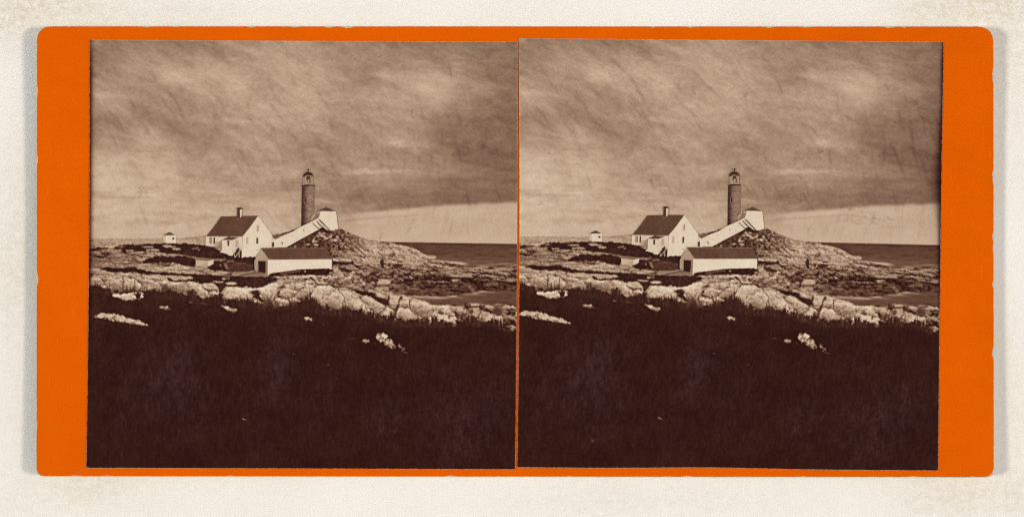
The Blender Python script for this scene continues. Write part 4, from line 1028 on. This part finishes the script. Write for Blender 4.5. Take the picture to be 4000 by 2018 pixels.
    lines_obj('rooftop_stones', side, cw, [(Wk(650,540), Wk(770,482), 3.2), (Wk(560,575), Wk(660,548), 1.6), (Wk(770,484), Wk(900,432), 1.2), (Wk(1000,372), Wk(1330,205), 1.6)], .2, 7)
    P('door', cw, Wk, [(28,915),(82,915),(82,1075),(30,1075)], .12, 7)
    for (x, y, w_, h_, tt) in [(1085, 505, 16, 60, .33), (690, 690, 14, 46, .45), (360, 945, 30, 90, .30)]:
        P('window', cw, Wk, [(x - w_, y - h_ / 2), (x, y - h_ / 2 + 5), (x + w_, y + h_ / 2 - 6), (x + 2, y + h_ / 2)], tt, 7)
    for a_, b_, w_ in [((1380,262),(1600,475),2.0),((1510,200),(1720,410),2.4),((1590,300),(1640,410),.9),((1600,155),(2000,560),2.6),((1720,405),(1840,505),3.0)]:
        lines_obj('brace', side, cw, [(Wk(*a_), Wk(*b_), w_)], .17, 8)
    # ---------------- keeper's house
    kh = root('keepers_house', side, Hs(940, 1230), 'white gabled two-storey house with dark roof and tall chimney ' + where, 'house')
    P('wall', kh, Hs, [(1290,300),(1310,325),(1580,700),(1615,770),(1680,812),(1690,1000),(1375,1005),(1236,1200)] + [(1200,1196),(1160,1210),(1120,1190),(1060,1212),(1010,1200),(960,1215),(940,1228),(925,1228),(930,1040),(938,770),(950,745)], .835, 2, 'board')['label'] = 'sunlit gable wall'
    P('wall', kh, Hs, [(134,752),(940,752),(860,900),(480,1012),(400,1000),(340,990),(260,975),(180,960),(130,955)], [.80,.80,.74,.56,.60,.66,.74,.80,.80], 1, 'board')['label'] = 'long low wall under the eave'
    P('wall_shadow', kh, Hs, [(350,885),(490,838),(490,1010),(400,1000),(340,990),(290,980)], [.66,.52,.44,.50,.58,.66], 2)
    P('eave', kh, Hs, [(134,748),(940,748),(936,768),(134,768)], [.72]*4, 3)
    rf = P('roof', kh, Hs, [(476,312),(820,306),(930,300),(1286,298),(1100,560),(950,742),(936,752),(640,752),(600,750),(150,746),(320,530)], .255, 4, 'shingle')
    ch = P('chimney', kh, Hs, [(830,170),(886,165),(886,345),(826,335)], .22, 5)
    P('sunlit_side', ch, Hs, [(886,150),(936,152),(926,305),(890,345)], .78, 6)
    P('cap', ch, Hs, [(836,120),(850,115),(936,118),(936,154),(890,154),(880,165),(828,165),(830,135)], .16, 7)
    P('flashing', ch, Hs, [(800,350),(880,345),(870,400),(790,400)], .33, 5)
    for (x0, y0, x1, y1, tt, k_) in [(1260,500,1296,645,.70,0),(1030,770,1072,922,.70,1),(1252,782,1292,916,.24,2),(1256,1046,1292,1066,.62,3)]:
        wn = P('window', kh, Hs, [(x0,y0),(x1,y0),(x1,y1),(x0,y1)], tt, 3)
        if k_ == 0: lines_obj('frame', side, wn, [(Hs(x1 - 6, y0 + 10), Hs(x1 - 10, y1 - 5), 1.8)], .36, 4)
        if k_ == 1: lines_obj('frame', side, wn, [(Hs(x0 + 20, y0), Hs(x0 + 20, y1), .5), (Hs(x0, y0 + 50), Hs(x1, y0 + 50), .5), (Hs(x0, y0 + 100), Hs(x1, y0 + 100), .5)], .62, 4)
        if k_ == 2: lines_obj('frame', side, wn, [(Hs(1272, 782), Hs(1272, 916), .5), (Hs(1252, 826), Hs(1292, 826), .6), (Hs(1252, 870), Hs(1292, 870), .6)], .42, 4)
    P('window', kh, Hs, [(218,772),(276,772),(274,916),(220,912)], .50, 3); P('shutter', kh, Hs, [(276,772),(306,772),(302,918),(276,916)], .82, 4)
    P('window', kh, Hs, [(306,772),(340,772),(338,910),(306,908)], .20, 3)
    P('shutter', kh, Hs, [(340,775),(420,775),(350,885),(340,885)], .80, 4)
    P('cellar_door', kh, Hs, [(884,1080),(922,1080),(922,1225),(886,1215)], .15, 4)
    px_ = P('porch', kh, Hs, [(490,832),(720,830),(718,1180),(690,1175),(640,1170),(610,1140),(560,1128),(500,1110),(440,1104),(460,1080),(488,1060)], .80, 5, 'board', rag=.3)
    P('porch_side', kh, Hs, [(718,832),(860,772),(940,770),(930,1060),(870,1010),(760,1120),(718,1180)], [.76,.80,.80,.78,.76,.76,.76], 5, 'board')
    P('porch_roof', kh, Hs, [(490,830),(620,768),(640,752),(700,766),(870,768),(718,832)], .24, 6, 'shingle')
    P('porch_window', kh, Hs, [(612,842),(652,842),(650,958),(614,962)], .22, 6)
    P('porch_door', kh, Hs, [(798,825),(852,825),(850,960),(830,985),(796,985)], [.60,.66,.66,.62,.58], 6)
    st_ = P('steps', kh, Hs, [(800,1040),(850,1010),(868,985),(868,1045),(925,1050),(925,1080),(868,1085),(868,1120),(835,1185),(790,1225),(760,1190),(752,1140),(775,1100),(810,1085)], .17, 6)
    lines_obj('handrail', side, st_, [(Hs(775,1220), Hs(868,1090), 2.2), (Hs(765,1130), Hs(772,1215), 1.6), (Hs(868,1062), Hs(925,1062), 2.6), (Hs(872,1085), Hs(874,1220), 2.0), (Hs(880,985), Hs(884,1060), 1.3), (Hs(800,1050), Hs(868,985), .9), (Hs(885,990), Hs(925,990), 1.0)], .74, 7)
    # ---------------- boathouse
    bh = root('boathouse', side, Bo(1360, 370), 'long low white boathouse with dark shingled roof and open end ' + where, 'boathouse')
    P('end_wall', bh, Bo, [(1245,-35),(1262,-30),(1378,136),(1352,150),(1352,372),(1322,362),(1140,315),(1138,150),(1155,130),(1160,108)], [.66,.60,.55,.56,.58,.58,.57,.60,.58,.58], 6, 'board')
    P('corner_board', bh, Bo, [(1318,165),(1352,150),(1350,372),(1325,365)], .46, 7)
    P('doorway', bh, Bo, [(1202,158),(1316,165),(1316,355),(1290,358),(1204,330)], .115, 8)
    P('side_wall', bh, Bo, [(1352,142),(1378,136),(2392,126),(2392,290),(2362,298),(2355,280),(2310,280),(1990,292),(1860,296),(1560,340),(1440,352),(1376,372),(1352,372)], .855, 6, 'board')
    P('roof', bh, Bo, [(1243,-42),(1262,-46),(2318,-42),(2340,0),(2392,124),(2380,128),(1378,136),(1320,50)], .265, 8, 'shingle')
    lines_obj('ridge_trim', side, bh, [(Bo(1245,-44), Bo(2310,-46), 1.6)], .48, 9)
    lines_obj('eave_shadow', side, bh, [(Bo(1380,140), Bo(2390,129), 1.0)], .45, 9)
    for (x, y0, y1) in [(1378,372,415),(1458,360,410)]:
        lines_obj('post', side, bh, [(Bo(x, y0), Bo(x, y1), 1.8)], .2, 7)
    P('sill_plank', bh, Bo, [(1145,305),(1200,308),(1200,330),(1145,326)], .45, 9)
    # slipway planks
    sw = root('slipway', side, Bo(1000, 380), 'long timber planks running down from the boathouse doorway ' + where, 'slipway')
    lines_obj('plank', side, sw, [(Bo(860,405), Bo(1230,335), 2.2)], .17, 2)
    lines_obj('plank', side, sw, [(Bo(770,398), Bo(1140,318), 3.4)], .52, 1)
    # beached wooden wedge
    bw = root('rowing_boat', side, Bo(710, 390), 'small dark upturned bow shape beside the slipway planks ' + where, 'boat')
    P('hull', bw, Bo, [(590,405),(640,395),(700,372),(765,345),(768,400),(700,410)], [.36,.34,.30,.24,.22,.30], 2)
    # ---------------- small hut and shed
    ht = root('hut', side, A(810, 420), 'small white hut with pointed dark roof on the skyline ' + where, 'hut')
    P('side_wall', ht, A, [(746,347),(768,348),(768,420),(742,416)], .70, 1, 'board')
    P('wall', ht, A, [(768,347),(866,345),(868,424),(768,420)], .83, 1, 'board')
    P('roof', ht, A, [(744,348),(775,330),(803,316),(812,318),(858,345),(800,346)], .27, 2, 'shingle')
    wn = P('window', ht, A, [(833,369),(852,369),(852,388),(833,388)], .2, 2)
    P('notch', ht, A, [(742,415),(766,418),(790,424),(742,426)], .3, 2)
    sh = root('shed', side, Bo(300, 245), 'small flat-roofed white shed in the dark shrubs ' + where, 'shed')
    P('wall', sh, Bo, [(184,142),(388,160),(386,245),(330,240),(290,248),(240,236),(186,234)], [.70,.66,.66,.62,.66,.68,.70], 1, 'board', rag=.4)
    P('side_wall', sh, Bo, [(388,160),(474,138),(472,210),(420,232),(386,245)], .80, 1, 'board')
    P('roof', sh, Bo, [(184,138),(200,118),(470,126),(476,138),(390,160),(290,152)], [.40,.46,.44,.40,.33,.36], 2, 'shingle')
    # ---------------- the person on the rocks
    pe = root('person', side, Pe(880, 1080), 'person in dark coat standing on the ledges beyond the boathouse ' + where, 'person')
    P('body', pe, Pe, [(808,600),(760,640),(762,740),(760,800),(782,900),(800,980),(815,1050),(850,1082),(890,1085),(925,1072),(950,1060),(978,1000),(970,960),(930,930),(912,890),(930,820),(942,740),(946,620),(930,580),(884,565),(872,545),(888,510),(880,478),(858,462),(828,466),(812,490),(815,530),(826,555),(800,575)], .135, 3)
    # ---------------- tall weeds rising against the ledges
    rgw = np.random.RandomState(9)
    for (x, y, h, nl, nm) in [(418,175,160,10,'tall thin weed stalk furthest left against the pale ledge'),(556,190,180,9,'thin weed stalk right of the leftmost one'),(462,175,80,8,'short weed sprig between the two tall stalks'),
                              (915,235,140,16,'bushiest spreading weed against the pale ledge'),(1235,260,100,16,'feathery weed right of the bushiest one'),(975,240,60,10,'low leafy weed between the two bushy weeds'),(1500,285,60,8,'low leafy weed under the dark cleft in the ledge'),
                              (800,230,90,8,'upright weed left of the bushiest one')]:
        wd = root('weed', side, Fg(x, y), nm + ', ' + where, 'weed', 'tall weeds along the grass edge ' + where)
        bx, by = Fg(x, y); hh = h / 2.995
        segs = [((bx, by + 6), (bx + 1.5, by - hh), 2.0)]
        lines_obj('stem', side, wd, [(segs[0][0], segs[0][1], 1.3)], .24, 1)
        pts = []; fs = []
        for k in range(nl):
            tt = (k + .5) / nl; yy = by - hh * tt; L = (10 + 8 * rgw.rand()) * (1.15 - tt) * (1.6 if nl > 12 else .45) * (.5 + rgw.rand()) + 2; sg = 1 if k % 2 else -1
            ang = math.radians(35 + 25 * rgw.rand()); ex = bx + tt * 1.5 + sg * L * math.cos(ang); ey = yy - L * math.sin(ang)
            mx_, my_ = (bx + ex) / 2, (yy + ey) / 2; nx_, ny_ = -(ey - yy) / L * 1.2, (ex - bx) / L * 1.2
            b = len(pts); pts += [(bx + tt * 1.5, yy), (mx_ + nx_, my_ + ny_), (ex, ey), (mx_ - nx_, my_ - ny_)]; fs.append([b, b + 1, b + 2, b + 3])
        poly_obj('leaves', side, wd, pts, .20, 2, 'plain', .1, 0, fs)

build_print('left')
build_print('right')

# ------------------------------------------------------------------ camera
cam = bpy.data.cameras.new('camera'); co = bpy.data.objects.new('camera', cam); col.objects.link(co)
co.location = (0, 0, H_CAM); co.rotation_euler = (0, 0, 0)
cam.sensor_width = 36; cam.lens = 36 * (H_CAM - Z_REF) / 4.0; cam.clip_start = .05; cam.clip_end = 100
sc.camera = co

# ------------------------------------------------------------------ light: copy-stand daylight from both sides
EL = math.radians(42)
sun = bpy.data.lights.new('sun', 'SUN'); sun.energy = 1.22; sun.angle = math.radians(9); sun.color = (1, .965, .91)
so = bpy.data.objects.new('sun', sun); col.objects.link(so)
so.rotation_euler = (0, math.pi / 2 - EL, math.radians(-4))      # shines from the right
wd = bpy.data.worlds.new('World'); sc.world = wd; wd.use_nodes = True
nt = wd.node_tree; nt.nodes.clear()
sky = N(nt, 'ShaderNodeTexSky', sky_type='NISHITA'); sky.sun_disc = False; sky.sun_elevation = EL; sky.sun_rotation = math.radians(90)
bg = N(nt, 'ShaderNodeBackground'); bg.inputs['Strength'].default_value = .150; wm = N(nt, 'ShaderNodeVectorMath', operation='MULTIPLY'); wm.inputs[1].default_value = (1.18, 1.0, .80); nt.links.new(sky.outputs[0], wm.inputs[0]); nt.links.new(wm.outputs[0], bg.inputs[0])   # sky colour tinted warm, to take the blue out of the shadows
# soft bright patch added to the world, standing in for the left copy-stand lamp
tc = N(nt, 'ShaderNodeTexCoord'); dt = N(nt, 'ShaderNodeVectorMath', operation='DOT_PRODUCT')
a_ = math.radians(184); dt.inputs[1].default_value = (math.cos(EL) * math.cos(a_), math.cos(EL) * math.sin(a_), math.sin(EL))
nt.links.new(tc.outputs['Generated'], dt.inputs[0])
mr = N(nt, 'ShaderNodeMapRange', interpolation_type='SMOOTHSTEP'); nt.links.new(dt.outputs['Value'], mr.inputs['Value'])
mr.inputs['From Min'].default_value = math.cos(math.radians(7.5)); mr.inputs['From Max'].default_value = math.cos(math.radians(2)); gt = mr.outputs['Result']
b2 = N(nt, 'ShaderNodeBackground'); b2.inputs[0].default_value = (1, .965, .91, 1); nt.links.new(math_(nt, 'MULTIPLY', gt, 58.0), b2.inputs['Strength'])
ad = N(nt, 'ShaderNodeAddShader'); nt.links.new(bg.outputs[0], ad.inputs[0]); nt.links.new(b2.outputs[0], ad.inputs[1])
ow = N(nt, 'ShaderNodeOutputWorld'); nt.links.new(ad.outputs[0], ow.inputs[0])
wd.cycles.sampling_method = 'MANUAL'; wd.cycles.sample_map_resolution = 2048

sc.view_settings.view_transform = 'Standard'; sc.view_settings.look = 'None'; sc.view_settings.exposure = 0; sc.view_settings.gamma = 1

sc.cycles.use_denoising = False
sc.cycles.filter_width = 1.15
sc.cycles.pixel_filter_type = 'BLACKMAN_HARRIS'
